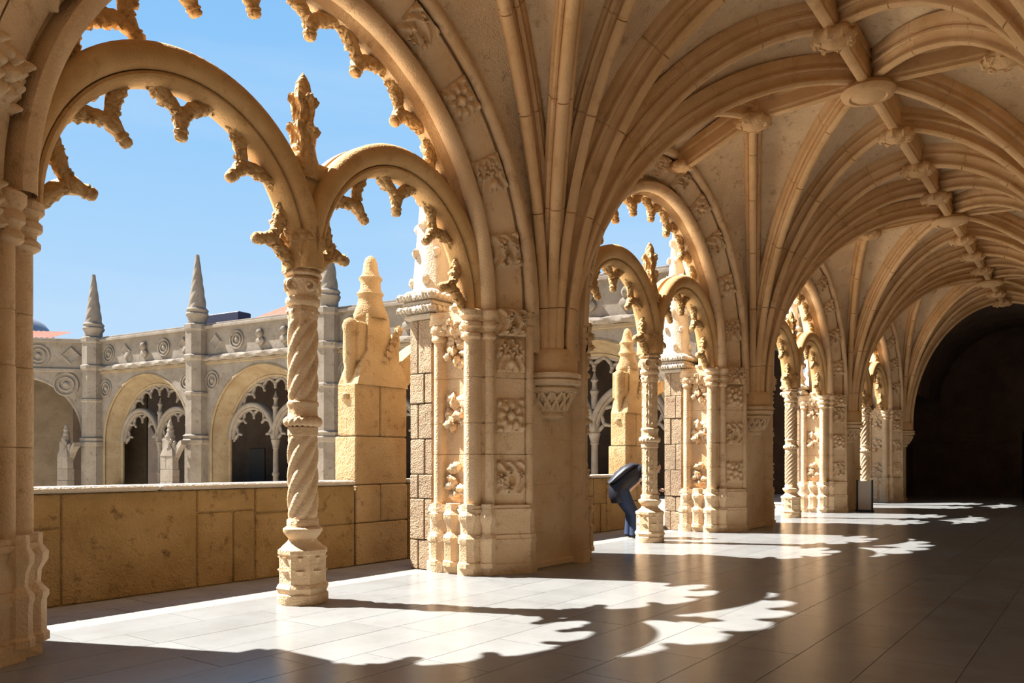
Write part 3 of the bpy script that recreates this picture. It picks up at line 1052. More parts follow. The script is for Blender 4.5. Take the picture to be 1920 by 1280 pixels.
def parapet(y0, y1, label, joints):
    e = empty('parapet', (0, y0, 0))
    L = y1 - y0
    y = 0.0
    while y < L - 0.05:                           # coping stones
        ln = min(rng.choice([1.3, 1.7, 2.1]), L - y)
        if L - y - ln < 0.4:
            ln = L - y
        MB().box(PX - 0.42, PX + 0.035, y + 0.004, y + ln - 0.004, 1.185, 1.25, 0.018).obj('coping_stone', M['coping'], e, smooth=False)
        y += ln
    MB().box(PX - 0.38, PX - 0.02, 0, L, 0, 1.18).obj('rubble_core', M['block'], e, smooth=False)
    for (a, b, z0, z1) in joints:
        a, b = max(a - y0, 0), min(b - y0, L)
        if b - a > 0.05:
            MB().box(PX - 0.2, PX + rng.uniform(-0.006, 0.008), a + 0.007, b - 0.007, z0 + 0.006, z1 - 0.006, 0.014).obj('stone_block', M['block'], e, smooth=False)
    return tag(e, label, 'parapet', 'parapets between the piers')


def auto_blocks(a, b):
    out, y = [], a
    while y < b:
        ln = rng.choice([0.55, 0.8, 1.2, 1.9])
        zc = rng.choice([0.62, 0.8, 0.9])
        if rng.random() < 0.3:
            out.append((y, y + ln, 0, 1.185))
        else:
            out.append((y, y + ln, zc, 1.185))
            out.append((y, y + ln * 0.55, 0, zc))
            out.append((y + ln * 0.55, y + ln, 0, zc))
        y += ln
    return out


pj = [(2.0, 3.92, 0.82, 1.185), (2.0, 3.66, 0, 0.82), (3.66, 3.92, 0, 0.82), (3.92, 5.48, 0, 1.185), (5.48, 6.30, 0.90, 1.185), (5.48, 5.98, 0, 0.90), (5.98, 6.30, 0, 0.90),
      (6.30, 6.95, 0.86, 1.185), (6.30, 7.05, 0, 0.86), (6.95, 8.0, 0.62, 1.185), (7.05, 8.0, 0, 0.62)]
parapet(-6.9, 8.0, 'ochre stone parapet wall behind the nearest twisted column', pj + auto_blocks(-6.9, 1.9))
parapet(9.12, 16.2, 'short stretch of stone parapet behind the bending person', auto_blocks(9.12, 16.2))


def parapet_buttress(y, label):
    e = empty('parapet_buttress', (PX, y, 0))
    z, k = 0.0, 0
    for h in (0.62, 0.56, 0.72, 0.78):            # body courses, stepping in
        w = 1.08
        d = 0.48 if k < 3 else 0.42
        yb = [0, w] if k % 2 == 0 else [0, 0.5, w]
        for a, b in zip(yb[:-1], yb[1:]):
            MB().box(-d, 0.0 if k < 2 else -0.02, a + 0.004, b - 0.004, z + 0.004, z + h - 0.004, 0.018).obj('stone_block', M['post'], e, smooth=False)
        z += h
        k += 1
    # shaped head: shoulders leaning in to the spirelet
    rows = []
    for (zz, a, b, f) in ((2.66, 0.02, 1.08, 0.0), (2.85, 0.10, 1.04, -0.02), (3.05, 0.20, 0.96, -0.05), (3.18, 0.30, 0.86, -0.08), (3.30, 0.30, 0.80, -0.08), (3.75, 0.33, 0.76, -0.1)):
        rows.append([(-0.42, a, zz), (f, a, zz), (f + 0.02, (a + b) / 2, zz), (f, b, zz), (-0.42, b, zz)])
    MB().grid(rows, cv=True, capu=True).obj('head', M['post'], e, angle=30)
    for (yy, top) in ((0.09, 3.66), (0.98, 3.52)):
        sh = MB().lathe([(0.10, 2.42), (0.13, 2.45), (0.13, 2.52), (0.075, 2.56), (0.06, 2.66), (0.09, 2.78), (0.08, 2.92), (0.10, 3.0), (0.105, 3.1), (0.10, top - 0.2), (0.12, top - 0.12), (0.09, top - 0.04), (0.02, top)], 10, (-0.24, yy, 0))
        sh.obj('side_pinnacle', M['post'], e, angle=50)
    MB().box(-0.45, -0.12, 0.12, 0.40, 3.0, 3.62, 0.03).obj('shoulder', M['post'], e, smooth=False)
    MB().box(-0.45, -0.12, 0.72, 0.98, 3.0, 3.44, 0.03).obj('shoulder', M['post'], e, smooth=False)
    sp = MB().lathe([(0.26, 3.70), (0.27, 3.76), (0.20, 3.90), (0.175, 4.02), (0.21, 4.08), (0.16, 4.16), (0.145, 4.27), (0.18, 4.33), (0.13, 4.40), (0.11, 4.50), (0.10, 4.56), (0.07, 4.64), (0.01, 4.68)], 12, (-0.28, 0.545, 0),
                    mod=lambda a, z: 1 + 0.07 * math.cos(5 * a + 9 * z))
    sp.obj('spirelet', M['post'], e, angle=55)
    fl = MB()                                     # little flyer towards the pier
    rows = []
    for k in range(9):
        t = k / 8
        zz = 2.75 + 0.62 * math.sin(t * PI / 2)
        rows.append([(-0.5 + 0.12 * t, 0.9 + 0.95 * t, zz - 0.35 * (1 - t) - 0.1), (-0.22 + 0.25 * t, 0.9 + 0.95 * t, zz - 0.35 * (1 - t) - 0.1), (-0.22 + 0.25 * t, 0.9 + 0.95 * t, zz + 0.15), (-0.5 + 0.12 * t, 0.9 + 0.95 * t, zz + 0.15)])
    fl.grid(rows, cv=True, capu=True)
    for k in range(6):
        fl.blob((-0.05, 0.62 + 0.06 * k, 3.05 + 0.1 * k), (0.06, 0.07, 0.07), k, 0.35)
    fl.obj('flyer', M['post'], e, angle=35)
    return tag(e, label, 'buttress', 'pinnacled buttresses at the ends of the parapets')


parapet_buttress(8.03, 'ochre pinnacled stone buttress at the parapet end behind the nearest column')
parapet_buttress(16.25, 'pinnacled stone buttress at the parapet end above the bending person')
# ------------------------------------------------------------------ PART2
# ------------------------------------------------------------------ corner bay beyond the last pier
we = empty('wall_end', (0, 43.4, 0))
tag(we, 'dark unlit end wall of the gallery with a doorway', kind='structure')
DX0, DX1, DH = 3.95, 5.35, 3.0
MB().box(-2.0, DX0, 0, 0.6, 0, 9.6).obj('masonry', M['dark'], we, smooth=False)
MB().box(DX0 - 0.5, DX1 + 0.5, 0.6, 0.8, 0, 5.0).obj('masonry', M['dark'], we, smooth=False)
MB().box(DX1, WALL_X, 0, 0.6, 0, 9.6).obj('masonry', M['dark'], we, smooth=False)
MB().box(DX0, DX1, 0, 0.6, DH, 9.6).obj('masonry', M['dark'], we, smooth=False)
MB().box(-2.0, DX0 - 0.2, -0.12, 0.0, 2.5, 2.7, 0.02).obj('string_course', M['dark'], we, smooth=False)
dr = MB()
for k in range(4):
    dr.box(DX0 + 0.02 + k * 0.34, DX0 + 0.35 + k * 0.34, 0.30, 0.38, 0, DH, 0.01)
tag(dr.obj('door_1', M['doorwood'], None, smooth=False), 'dark plank door in the unlit end wall', kind='structure')
bpy.data.objects['door_1'].location = (0, 43.4, 0)
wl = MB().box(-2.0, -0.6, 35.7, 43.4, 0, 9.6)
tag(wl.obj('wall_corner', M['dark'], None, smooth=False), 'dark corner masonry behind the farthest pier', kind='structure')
cc = MB()
rows = []
for k in range(17):
    f = PI * k / 16
    rows.append([(RIDGE_X + 3.32 * math.cos(f), 35.3, 4.4 + 3.35 * math.sin(f)), (RIDGE_X + 3.32 * math.cos(f), 43.4, 4.4 + 3.35 * math.sin(f))])
cc.grid(rows)
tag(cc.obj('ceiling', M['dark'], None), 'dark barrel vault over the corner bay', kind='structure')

# ------------------------------------------------------------------ courtyard
gd = MB().box(-75, -2.6, -45, 60, -6.3, -6.0)
tag(gd.obj('ground', M['ground'], None, smooth=False), 'sandy courtyard ground below the gallery', kind='structure')
bw = MB().box(-2.6, -0.5, -7.9, 44, -6.0, -0.3)
tag(bw.obj('wall_below', M['pale'], None, smooth=False), 'pale storey wall below the gallery parapet', kind='structure')

FO = Vector((-43.88, 25.13, 0))
FU = Vector((33.115, 3.975, 0)).normalized()
FN = Vector((-FU.y, FU.x, 0))                      # away from the court
FANG = math.atan2(FU.y, FU.x)
ZC, ZT = 2.85, 9.42


def wing_frame(name, o, ang):
    return empty(name, o, ang)


def wing_arch_wall(e, u0, u1, uc, R, y, cz, kz, mat, name, top, bot=-6.0, n=36):
    """wall slab face at local y between u0..u1 with an arch hole, and jambs down to the floor"""
    phis = [PI * k / n for k in range(n + 1)]
    rows = []
    for f in phis:
        cs, sn = math.cos(f), math.sin(f)
        ly = (u1 - uc) if cs > 0 else (uc - u0)
        t = min(ly / abs(cs) if abs(cs) > 1e-6 else 1e9, (top - cz) / sn if sn > 1e-6 else 1e9)
        rows.append([(uc + R * cs, y, cz + R * kz * sn), (uc + t * cs, y, cz + t * sn)])
    mb = MB().grid(rows)
    for us in (u0, u1):
        side = [r[1] for r in rows if abs(r[1][0] - us) < 1e-4]
        tp = [r[1] for r in rows if abs(r[1][2] - top) < 1e-4]
        s1 = max(side, key=lambda q: q[2])
        t1 = min(tp, key=lambda q: abs(q[0] - us))
        mb.add([s1, (us, y, top), t1], [(0, 1, 2)])
    mb.add([(u0, y, bot), (uc - R, y, bot), (uc - R, y, cz), (u0, y, cz)], [(0, 1, 2, 3)])
    mb.add([(uc + R, y, bot), (u1, y, bot), (u1, y, cz), (uc + R, y, cz)], [(0, 1, 2, 3)])
    return mb.obj(name, mat, e, smooth=False)


def medallion(kind, r):
    mb = MB()
    if kind == 0:
        for rr in (r, r * 0.62):
            rows = []
            for i in range(25):
                a = 2 * PI * i / 24
                rows.append([((rr + 0.05 * math.cos(b)) * math.cos(a), -0.05 * math.sin(b) - 0.01, (rr + 0.05 * math.cos(b)) * math.sin(a)) for b in [PI * k / 4 for k in range(8)]])
            mb.grid(rows, cv=True)
        mb.blob((0, -0.02, 0), (r * 0.25, 0.08, r * 0.25), 3, 0.1)
    elif kind == 1:                                # bust
        mb.blob((0, -0.10, r * 0.35), (r * 0.38, 0.22, r * 0.48), 4, 0.08, 10, 8)
        mb.blob((0, -0.04, -r * 0.45), (r * 0.62, 0.16, r * 0.45), 5, 0.08, 10, 8)
        mb.blob((-r * 0.08, -0.28, r * 0.30), (0.05, 0.07, 0.09), 6, 0.05)
    else:                                          # lozenge
        p = [(0, r), (r, 0), (0, -r), (-r, 0)]
        mb.add([(x, 0, z) for x, z in p] + [(x * 0.8, -0.08, z * 0.8) for x, z in p] + [(x * 0.6, -0.02, z * 0.6) for x, z in p],
               [(i, (i + 1) % 4, 4 + (i + 1) % 4, 4 + i) for i in range(4)] + [(4 + i, 4 + (i + 1) % 4, 8 + (i + 1) % 4, 8 + i) for i in range(4)] + [(8, 9, 10, 11)])
    me = mb.mesh('medallion', True, 40)
    me.materials.append(M['pale'])
    return me


MED = [medallion(0, 0.50), medallion(1, 0.52), medallion(2, 0.52)]


def rope_mesh(L):
    mb = MB()
    rows = []
    n = int(L / 0.11)
    for i in range(n + 1):
        u = L * i / n
        rows.append([(u, -0.10 - 0.15 * (1 + 0.14 * math.cos(3 * b - 5.0 * u)) * math.cos(b), 0.16 * (1 + 0.14 * math.cos(3 * b - 5.0 * u)) * math.sin(b)) for b in [2 * PI * k / 12 for k in range(12)]])
    mb.grid(rows, cv=True, capu=True)
    return mb


def far_buttress(name_parent, u, y=-0.15):
    b = MB()
    r8 = 1 / math.cos(PI / 8)
    b.lathe([(0.66 * r8, -6.0), (0.66 * r8, 2.55), (0.74 * r8, 2.62), (0.78 * r8, 2.80), (0.70 * r8, 2.9), (0.76 * r8, 3.05), (0.62 * r8, 3.15), (0.61 * r8, 5.3), (0.68 * r8, 5.38), (0.68 * r8, 5.5), (0.60 * r8, 5.58),
             (0.60 * r8, 7.3), (0.70 * r8, 7.42), (0.72 * r8, 7.6), (0.62 * r8, 7.68), (0.62 * r8, 9.0), (0.68 * r8, 9.1), (0.68 * r8, 9.35), (0.58 * r8, 9.42)], 8, (u, y, 0), rot=R_(22.5))
    o = b.obj('buttress', M['pale'], name_parent, angle=30)
    orn = MB()                                      # carved knops up the sunny edge
    for k in range(16):
        orn.blob((u - 0.58, y - 0.12, 3.3 + 0.36 * k), (0.13, 0.14, 0.16), k, 0.35)
    orn.obj('carved_knops', M['pale'], o, angle=60)
    s = MB().lathe([(0.50, 9.40), (0.52, 9.75), (0.60, 9.86), (0.64, 9.98), (0.56, 10.08), (0.62, 10.22), (0.52, 10.34)], 12, (u, y, 0))
    s.obj('spire_base', M['pale'], o, angle=40)
    rows = []
    for i in range(61):
        z = 10.3 + 3.1 * i / 60
        r0 = 0.46 - 0.37 * i / 60
        rows.append([(u + r0 * (1 + 0.12 * abs(math.cos(2.5 * (a - 1.9 * (z - 10.3))))) * math.cos(a), y + r0 * (1 + 0.12 * abs(math.cos(2.5 * (a - 1.9 * (z - 10.3))))) * math.sin(a), z) for a in [2 * PI * k / 30 for k in range(30)]])
    MB().grid(rows, cv=True, capu=True).obj('twisted_spire', M['pale'], o, angle=60)
    return o


def clean(o):
    for k in ('label', 'category', 'group'):
        if k in o.keys():
            del o[k]


SK = 1.20
ZSH = ZC - SPR * SK


def wing_bay(e, u0, u1, uc, tracery_parts=True, R=4.1):
    wing_arch_wall(e, u0, u1, uc, R, 0.0, ZC, 1.0, M['pale'], 'wall', ZT - 0.1)
    n = 32
    phis = [PI * k / n for k in range(n + 1)]
    prof = [(R + 0.02, -0.02), (R - 0.08, -0.06), (R - 0.14, 0.02), (R - 0.10, 0.12), (R - 0.52, 0.85), (R - 0.56, 0.82), (R - 0.66, 0.90), (R - 0.66, 1.0)]
    rows = [[(uc + r, d, -6.0) for (r, d) in prof]] + [[(uc + r * math.cos(f), d, ZC + r * math.sin(f)) for (r, d) in prof] for f in phis] + [[(uc - r, d, -6.0) for (r, d) in prof]]
    MB().grid(rows).obj('arch_soffit', M['ochre'], e, angle=40)
    rin = R - 0.66
    prof = [(rin + 0.25, 0.95), (rin - 0.05, 0.95), (rin - 0.12, 1.02), (rin - 0.05, 1.12), (rin + 0.25, 1.15)]
    rows = [[(uc + r * math.cos(f), d, ZC + r * math.sin(f)) for (r, d) in prof] for f in phis]
    ring = MB().grid(rows).obj('tracery_ring', M['pale'], e)
    for ang in range(22, 170, 17):
        f = R_(ang)
        inn = -Vector((math.cos(f), 0, math.sin(f)))
        tan = Vector((-math.sin(f), 0, math.cos(f)))
        place(CUSP_FAR, 'cusp', None, ring, frame(Vector((uc, 1.02, ZC)) - inn * (rin - 0.08), tan.cross(inn) * 1.3, tan * 1.3, inn * 1.3))
    if tracery_parts:
        for s in (-1, 1):
            a = empty('tracery_arch')
            a.parent = e
            a.matrix_basis = Matrix.Translation((uc + s * TC * SK, 1.05, ZSH)) @ Matrix.Rotation(-PI / 2, 4, 'Z') @ Matrix.Scale(SK, 4)
            place(TMESH_FAR, 'arch_roll', None, a)
            for k, ang in enumerate((13, 50, 90, 130, 167)):
                f = R_(ang)
                inn = -Vector((0, math.cos(f) * TKZ, math.sin(f))).normalized()
                tan = Vector((0, inn.z, -inn.y))
                org = Vector((0, 1.255 * math.cos(f), SPR + 1.255 * TKZ * math.sin(f)))
                place(CUSP_FAR, 'cusp', None, a, frame(org, tan.cross(inn), tan, inn))
        cme = bpy.data.objects.new('column', None)
        COL.objects.link(cme)
        cme.parent = e
        cme.matrix_basis = Matrix.Translation((uc, 1.05, ZSH)) @ Matrix.Scale(SK, 4)
        for nm in ('shaft', 'capital', 'finial'):
            place(FARCOL[nm], nm, None, cme)


CUSP_FAR = CUSP_S[0].copy()
CUSP_FAR.materials.clear()
CUSP_FAR.materials.append(M['pale'])
TMESH_FAR = TMESH.copy()
TMESH_FAR.materials.clear()
TMESH_FAR.materials.append(M['pale'])
FARCOL = {
    'shaft': MB().lathe([(0.2, -3), (0.2, 0.6), (0.16, 0.75), (0.13, 0.85), (0.13, 1.85), (0.17, 1.9), (0.17, 1.98), (0.13, 2.03), (0.12, 3.1)], 14).mesh('shaft', True, 40),
    'capital': MB().lathe([(0.12, 3.1), (0.16, 3.14), (0.14, 3.2), (0.2, 3.42), (0.22, 3.52), (0.18, 3.58), (0.2, 3.9), (0.1, 4.3)], 14).mesh('capital', True, 40),
    'finial': MB().lathe([(0.14, 4.4), (0.13, 4.9), (0.18, 5.05), (0.10, 5.15), (0.09, 5.35), (0.15, 5.45), (0.08, 5.55), (0.01, 5.8)], 10).mesh('finial', True, 40)}
for me in FARCOL.values():
    me.materials.append(M['pale'])

# far wing: facade with buttresses, frieze, rope moulding, roofs
BU = [-0.51, 9.21, 19.13, 29.05, 38.2]
wing = empty('cloister_wing', FO, FANG)
for k in range(4):
    uc = (BU[k] + BU[k + 1]) / 2 + (0.0 if k < 3 else -0.25)
    wing_bay(wing, BU[k], BU[k + 1], uc, True, 4.1 if k < 3 else 3.95)
    MB().box(BU[k], BU[k + 1], -0.22, 0.5, ZT - 0.30, ZT - 0.12, 0.03).obj('cornice', M['pale'], wing, smooth=False)
    MB().box(BU[k], BU[k + 1], -0.12, 0.5, ZT - 0.12, ZT, 0.02).obj('cornice', M['pale'], wing, smooth=False)
    rp = rope_mesh(BU[k + 1] - BU[k]).obj('rope_moulding', M['pale'], wing)
    rp.location = (BU[k], 0, 7.45)
    MB().box(BU[k], BU[k + 1], -0.12, 0.05, 7.10, 7.30, 0.03).obj('string_course', M['ochre'], wing, smooth=False)
    for j, t in enumerate((0.14, 0.31, 0.50, 0.68, 0.86)):
        place(MED[(0, 2, 1, 0, 2)[j] if k % 2 == 0 else (2, 0, 1, 1, 0)[j]], 'medallion', None, wing, Matrix.Translation((BU[k] + t * (BU[k + 1] - BU[k]), -0.02, 8.35)))
    for t in (0.11, 0.89):
        place(MED[0], 'medallion', None, wing, Matrix.Translation((BU[k] + t * (BU[k + 1] - BU[k]), -0.02, 6.2)))
for u in BU[:4]:
    far_buttress(wing, u)
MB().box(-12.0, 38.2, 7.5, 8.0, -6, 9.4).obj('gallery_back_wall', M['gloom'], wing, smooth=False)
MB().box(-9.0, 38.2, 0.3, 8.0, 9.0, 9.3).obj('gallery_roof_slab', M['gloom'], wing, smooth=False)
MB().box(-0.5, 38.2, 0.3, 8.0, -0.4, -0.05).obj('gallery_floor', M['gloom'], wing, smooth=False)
for u in (15.6, 5.0, 26.0):
    MB().box(u, u + 1.5, 7.42, 7.52, -0.05, 2.5, 0.03).obj('doorway', M['doorwood'], wing, smooth=False)


def tiled_slope(o, u0, u1, y0, z0, y1, z1, taper0, name='tiled_roof'):
    mb = MB()
    n = int((u1 - u0) / 0.16)
    rows = []
    for i in range(n + 1):
        u = u0 + (u1 - u0) * i / n
        t = max(0.0, min(1.0, (u - u0) / taper0, (u1 - u) / (taper0 * 0.8))) if taper0 > 0 else 1.0
        b = 0.05 if i % 2 else 0.0
        rows.append([(u, y0, z0 + b), (u, y0 + (y1 - y0) * t, z0 + (z1 - z0) * t + b)])
    mb.grid(rows)
    return mb.obj(name, M['tile'], o, smooth=False)


tiled_slope(wing, 11.0, 16.4, 1.2, 9.45, 3.6, 11.1, 2.8)
nb = MB().box(5.8, 9.0, 3.0, 4.0, 9.3, 10.75, 0.04)
nb.obj('roof_box', M['navy'], wing, smooth=False)
tag(wing, 'pale stone cloister wing across the court with four cusped arches and twisted spires', 'building')

# left chamfered corner of the court
KP = FO + FU * (-1.1)
KD = Vector((-0.665, -0.747, 0)).normalized()
cw = empty('cloister_corner', KP + KD * 10.0, math.atan2(-KD.y, -KD.x))
wing_arch_wall(cw, 0, 10.0, 5.6, 4.0, 0, 3.2, 0.98, M['pale'], 'wall', ZT - 0.1)
rows = []
for f in [PI * k / 32 for k in range(33)]:
    rows.append([(5.6 + r * math.cos(f), d, 3.2 + r * 0.98 * math.sin(f)) for (r, d) in ((4.02, -0.02), (3.9, -0.03), (3.85, 0.1), (3.8, 0.9), (4.1, 0.95))])
rows = [[(p[0], p[1], -6) for p in rows[0]]] + rows + [[(p[0], p[1], -6) for p in rows[-1]]]
MB().grid(rows).obj('arch_soffit', M['pale'], cw)
MB().box(0, 10, -0.22, 0.5, ZT - 0.30, ZT - 0.05, 0.03).obj('cornice', M['pale'], cw, smooth=False)
MB().box(0, 10, -0.14, 0.05, 7.25, 7.50, 0.04).obj('string_course', M['pale'], cw, smooth=False)
for (u, k) in ((3.2, 0), (5.9, 1), (8.9, 2), (7.0, 0)):
    place(MED[k], 'medallion', None, cw, Matrix.Translation((u, -0.02, 8.3)) @ Matrix.Scale(1.25, 4))
place(MED[0], 'medallion', None, cw, Matrix.Translation((8.6, -0.02, 6.5)) @ Matrix.Scale(1.4, 4))
MB().box(-1, 12, 6.0, 6.4, -6, 9.3).obj('gallery_back_wall', M['shade_stone'], cw, smooth=False)
MB().box(-1, 11, 0.2, 6.4, 9.0, 9.3).obj('gallery_roof_slab', M['shade_stone'], cw, smooth=False)
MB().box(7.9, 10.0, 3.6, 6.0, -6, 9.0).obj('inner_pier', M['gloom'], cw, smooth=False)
for (ua, ub) in ((3.0, 6.2), (9.4, 6.2), (3.0, 1.0)):
    pts = [Vector((ua + (ub - ua) * (1 - math.cos(f)), 3.5, 2.0 + 5.6 * math.sin(f))) for f in [PI / 2 * k / 14 for k in range(15)]]
    MB().tube(pts, 0.16, 8).obj('inner_rib', M['shade_stone'], cw)
tiled_slope(cw, 0.0, 7.4, 0.8, 9.5, 5.0, 10.55, 0.0)
dm = MB().lathe([(2.8, 9.0), (2.75, 10.2), (2.5, 11.1), (2.0, 11.8), (1.2, 12.3), (0.3, 12.55), (0.01, 12.6)], 24, (2.0, 10.0, 0))
dm.obj('lead_dome', M['slate'], cw)
tag(cw, 'chamfered far left corner of the cloister with one wide round arch', 'building')

# right chamfered corner
K2 = FO + FU * 38.2
K3 = Vector((-1.3, 35.9, 0))
d2 = (K3 - K2)
cr = empty('cloister_corner', K2, math.atan2(d2.y, d2.x))
L2 = d2.length
wing_arch_wall(cr, 0, L2, L2 / 2, 2.9, 0, 3.4, 1.05, M['pale'], 'wall', ZT - 0.1, bot=-0.3)
rows = []
for f in [PI * k / 32 for k in range(33)]:
    rows.append([(L2 / 2 + r * math.cos(f), d, 3.4 + r * 1.05 * math.sin(f)) for (r, d) in ((2.92, -0.02), (2.8, -0.03), (2.75, 0.1), (2.7, 0.8), (2.9, 0.85))])
rows = [[(p[0], p[1], -0.3) for p in rows[0]]] + rows + [[(p[0], p[1], -0.3) for p in rows[-1]]]
MB().grid(rows).obj('arch_soffit', M['pale'], cr)
MB().box(0, L2, -0.2, 0.4, ZT - 0.30, ZT - 0.05, 0.03).obj('cornice', M['pale'], cr, smooth=False)
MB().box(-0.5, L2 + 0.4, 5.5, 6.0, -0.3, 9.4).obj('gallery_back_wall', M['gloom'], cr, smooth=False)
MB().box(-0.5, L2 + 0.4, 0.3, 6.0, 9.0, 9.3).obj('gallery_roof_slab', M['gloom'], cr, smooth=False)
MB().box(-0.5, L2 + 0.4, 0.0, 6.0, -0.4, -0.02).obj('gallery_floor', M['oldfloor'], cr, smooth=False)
tag(cr, 'near right corner of the cloister with one dark round arch, behind the third column', 'building')

# pinnacled posts in front of the far wing
src = [o for o in COL.objects if o.name == 'parapet_buttress'][0]
for (u, y, sc_, lab) in ((7.85, -1.6, 1.0, 'small far pinnacled post before the wing, between the two left spires'), (-2.05, -1.6, 1.0, 'small far pinnacled post before the chamfered corner at far left')):
    c = copy_tree(src)
    q = FO + FU * u + FN * y
    c.matrix_basis = Matrix.Translation((q.x, q.y, -0.75)) @ Matrix.Rotation(-PI / 2 + FANG, 4, 'Z') @ Matrix.Scale(sc_, 4)
    tag(c, lab, 'buttress', 'small pinnacled posts across the court')
    for ch in c.children:
        me = ch.data.copy()
        me.materials.clear()
        me.materials.append(M['pale'])
        ch.data = me
    body = MB().box(-0.45, 0.0, 0.05, 1.03, -6, 0).obj('post_foot', M['pale'], c, smooth=False)

# ------------------------------------------------------------------ people
def skin_mesh(name, joints, edges_, mat, parent, root=0, sub=2):
    me = bpy.data.meshes.new(name)
    me.from_pydata([j[0] for j in joints], edges_, [])
    o = place(me, name, mat, parent)
    o.modifiers.new('skin', 'SKIN')
    if not me.skin_vertices:
        me.skin_vertices.new(name='')
    for k, j in enumerate(joints):
        r = j[1] if isinstance(j[1], tuple) else (j[1], j[1])
        me.skin_vertices[0].data[k].radius = r
        me.skin_vertices[0].data[k].use_root = (k == root)
    sm = o.modifiers.new('sub', 'SUBSURF')
    sm.levels = sub
    sm.render_levels = sub
    o.modifiers['skin'].use_smooth_shade = True
    return o


M['skin'] = plain('skin', (0.55, 0.32, 0.22), 0.55)
M['hair'] = plain('dark_hair', (0.03, 0.02, 0.015), 0.6)
M['jacket'] = plain('navy_black_jacket', (0.009, 0.010, 0.019), 0.5)
M['jeans'] = plain('dark_blue_jeans', (0.018, 0.035, 0.085), 0.8)
M['red'] = plain('red_top', (0.55, 0.03, 0.02), 0.8)
M['charcoal'] = plain('charcoal_trousers', (0.02, 0.02, 0.03), 0.8)
M['shoe'] = plain('pale_shoe', (0.55, 0.53, 0.6), 0.6)
M['shoed'] = plain('dark_shoe', (0.02, 0.02, 0.025), 0.6)


def chain(*pts):
    return list(pts), [(k, k + 1) for k in range(len(pts) - 1)]


def hand(mb, o, d, up, s=1):
    """palm and five fingers from wrist o towards d"""
    d, up = Vector(d).normalized(), Vector(up).normalized()
    sd = d.cross(up)
    o = Vector(o)
    mb.tube([o, o + d * 0.05, o + d * 0.09], [0.028, 0.036, 0.034], 8)
    for k in range(4):
        b = o + d * 0.085 + sd * (0.027 - 0.018 * k)
        ln = (0.062, 0.072, 0.067, 0.052)[k]
        mb.tube([b, b + d * ln * 0.5 - up * 0.006, b + d * ln * 0.85 - up * 0.022], [0.0095, 0.009, 0.007], 6)
    b = o + d * 0.03 + sd * 0.03 * s
    mb.tube([b, b + d * 0.03 + sd * 0.022 * s, b + d * 0.06 + sd * 0.028 * s - up * 0.012], [0.011, 0.0105, 0.008], 6)


def head(mb, c, f, up, r=0.105):
    c, f, up = Vector(c), Vector(f).normalized(), Vector(up).normalized()
    sd = f.cross(up)
    rows = []
    for i in range(11):
        th = PI * (0.02 + 0.96 * i / 10)
        row = []
        for k in range(14):
            a = 2 * PI * k / 14
            v = f * (math.sin(th) * math.cos(a)) * r * 0.95 + sd * (math.sin(th) * math.sin(a)) * r * 0.76 + up * math.cos(th) * r * 1.12
            if math.cos(th) < -0.2:
                v -= sd * sd.dot(v) * 0.25
            row.append(c + v)
        rows.append(row)
    mb.grid(rows, cv=True, capu=True)
    mb.blob(c + f * r * 0.98 - up * r * 0.15, (0.014, 0.014, 0.022), 1, 0)
    for s in (-1, 1):
        mb.blob(c + sd * s * r * 0.78 - up * 0.01, (0.014, 0.014, 0.03), 2, 0)
        mb.blob(c + f * r * 0.86 + sd * s * 0.034 + up * 0.012, (0.012, 0.012, 0.007), 3, 0)
    mb.blob(c + f * r * 0.86 - up * 0.055, (0.016, 0.02, 0.006), 3, 0)


# person bending behind the second column (local x = forward, z = up)
ang = math.atan2(math.sin(YAW), math.cos(YAW))
pa = empty('person', (-0.72, 14.42, 0), ang)
J = [((-0.16, 0, 0.93), 0.13), ((0.0, 0, 1.10), 0.13), ((0.18, 0, 1.27), 0.14), ((0.30, 0, 1.34), 0.075), ((0.40, 0, 1.37), 0.055),
     ((-0.14, 0.09, 0.88), 0.09), ((0.01, 0.10, 0.50), 0.065), ((-0.02, 0.10, 0.10), 0.05), ((0.14, 0.10, 0.05), 0.045),
     ((-0.14, -0.09, 0.88), 0.09), ((0.05, -0.10, 0.49), 0.065), ((0.06, -0.10, 0.10), 0.05), ((0.22, -0.10, 0.05), 0.045),
     ((0.24, 0.19, 1.27), 0.06), ((0.33, 0.22, 1.02), 0.045), ((0.50, 0.20, 0.93), 0.035),
     ((0.24, -0.19, 1.27), 0.06), ((0.36, -0.23, 1.04), 0.045), ((0.54, -0.20, 0.98), 0.035)]
ED = [(0, 1), (1, 2), (2, 3), (3, 4), (0, 5), (5, 6), (6, 7), (7, 8), (0, 9), (9, 10), (10, 11), (11, 12), (2, 13), (13, 14), (14, 15), (2, 16), (16, 17), (17, 18)]
skin_mesh('body', J, ED, M['skin'], pa)
hd = MB()
head(hd, (0.50, 0, 1.40), (0.75, 0, -0.65), (0.65, 0, 0.75))
hd.obj('head', M['skin'], pa, angle=70)
for a_ in (((0.50, 0.20, 0.93), (0.9, 0, -0.35), (0.3, 0, 0.9), 1), ((0.54, -0.20, 0.98), (0.9, 0, -0.3), (0.3, 0, 0.9), -1)):
    hd = MB()
    hand(hd, *a_)
    hd.obj('hand', M['skin'], pa, angle=70)
hr = MB()
hr.blob((0.47, 0, 1.45), (0.115, 0.095, 0.10), 3, 0.06, 12, 8)
hr.obj('hair', M['hair'], pa, angle=70)
def loft(mb, rings, n=16):
    """rings: (x, z, tilt from upright, half depth, half width)"""
    rows = []
    for (x, z, tl, a_, w_) in rings:
        ux, uz = math.cos(tl), math.sin(tl)
        rows.append([(x + ux * a_ * math.cos(q), w_ * math.sin(q), z + uz * a_ * math.cos(q)) for q in [2 * PI * k / n for k in range(n)]])
    return mb.grid(rows, cv=True, capu=True)


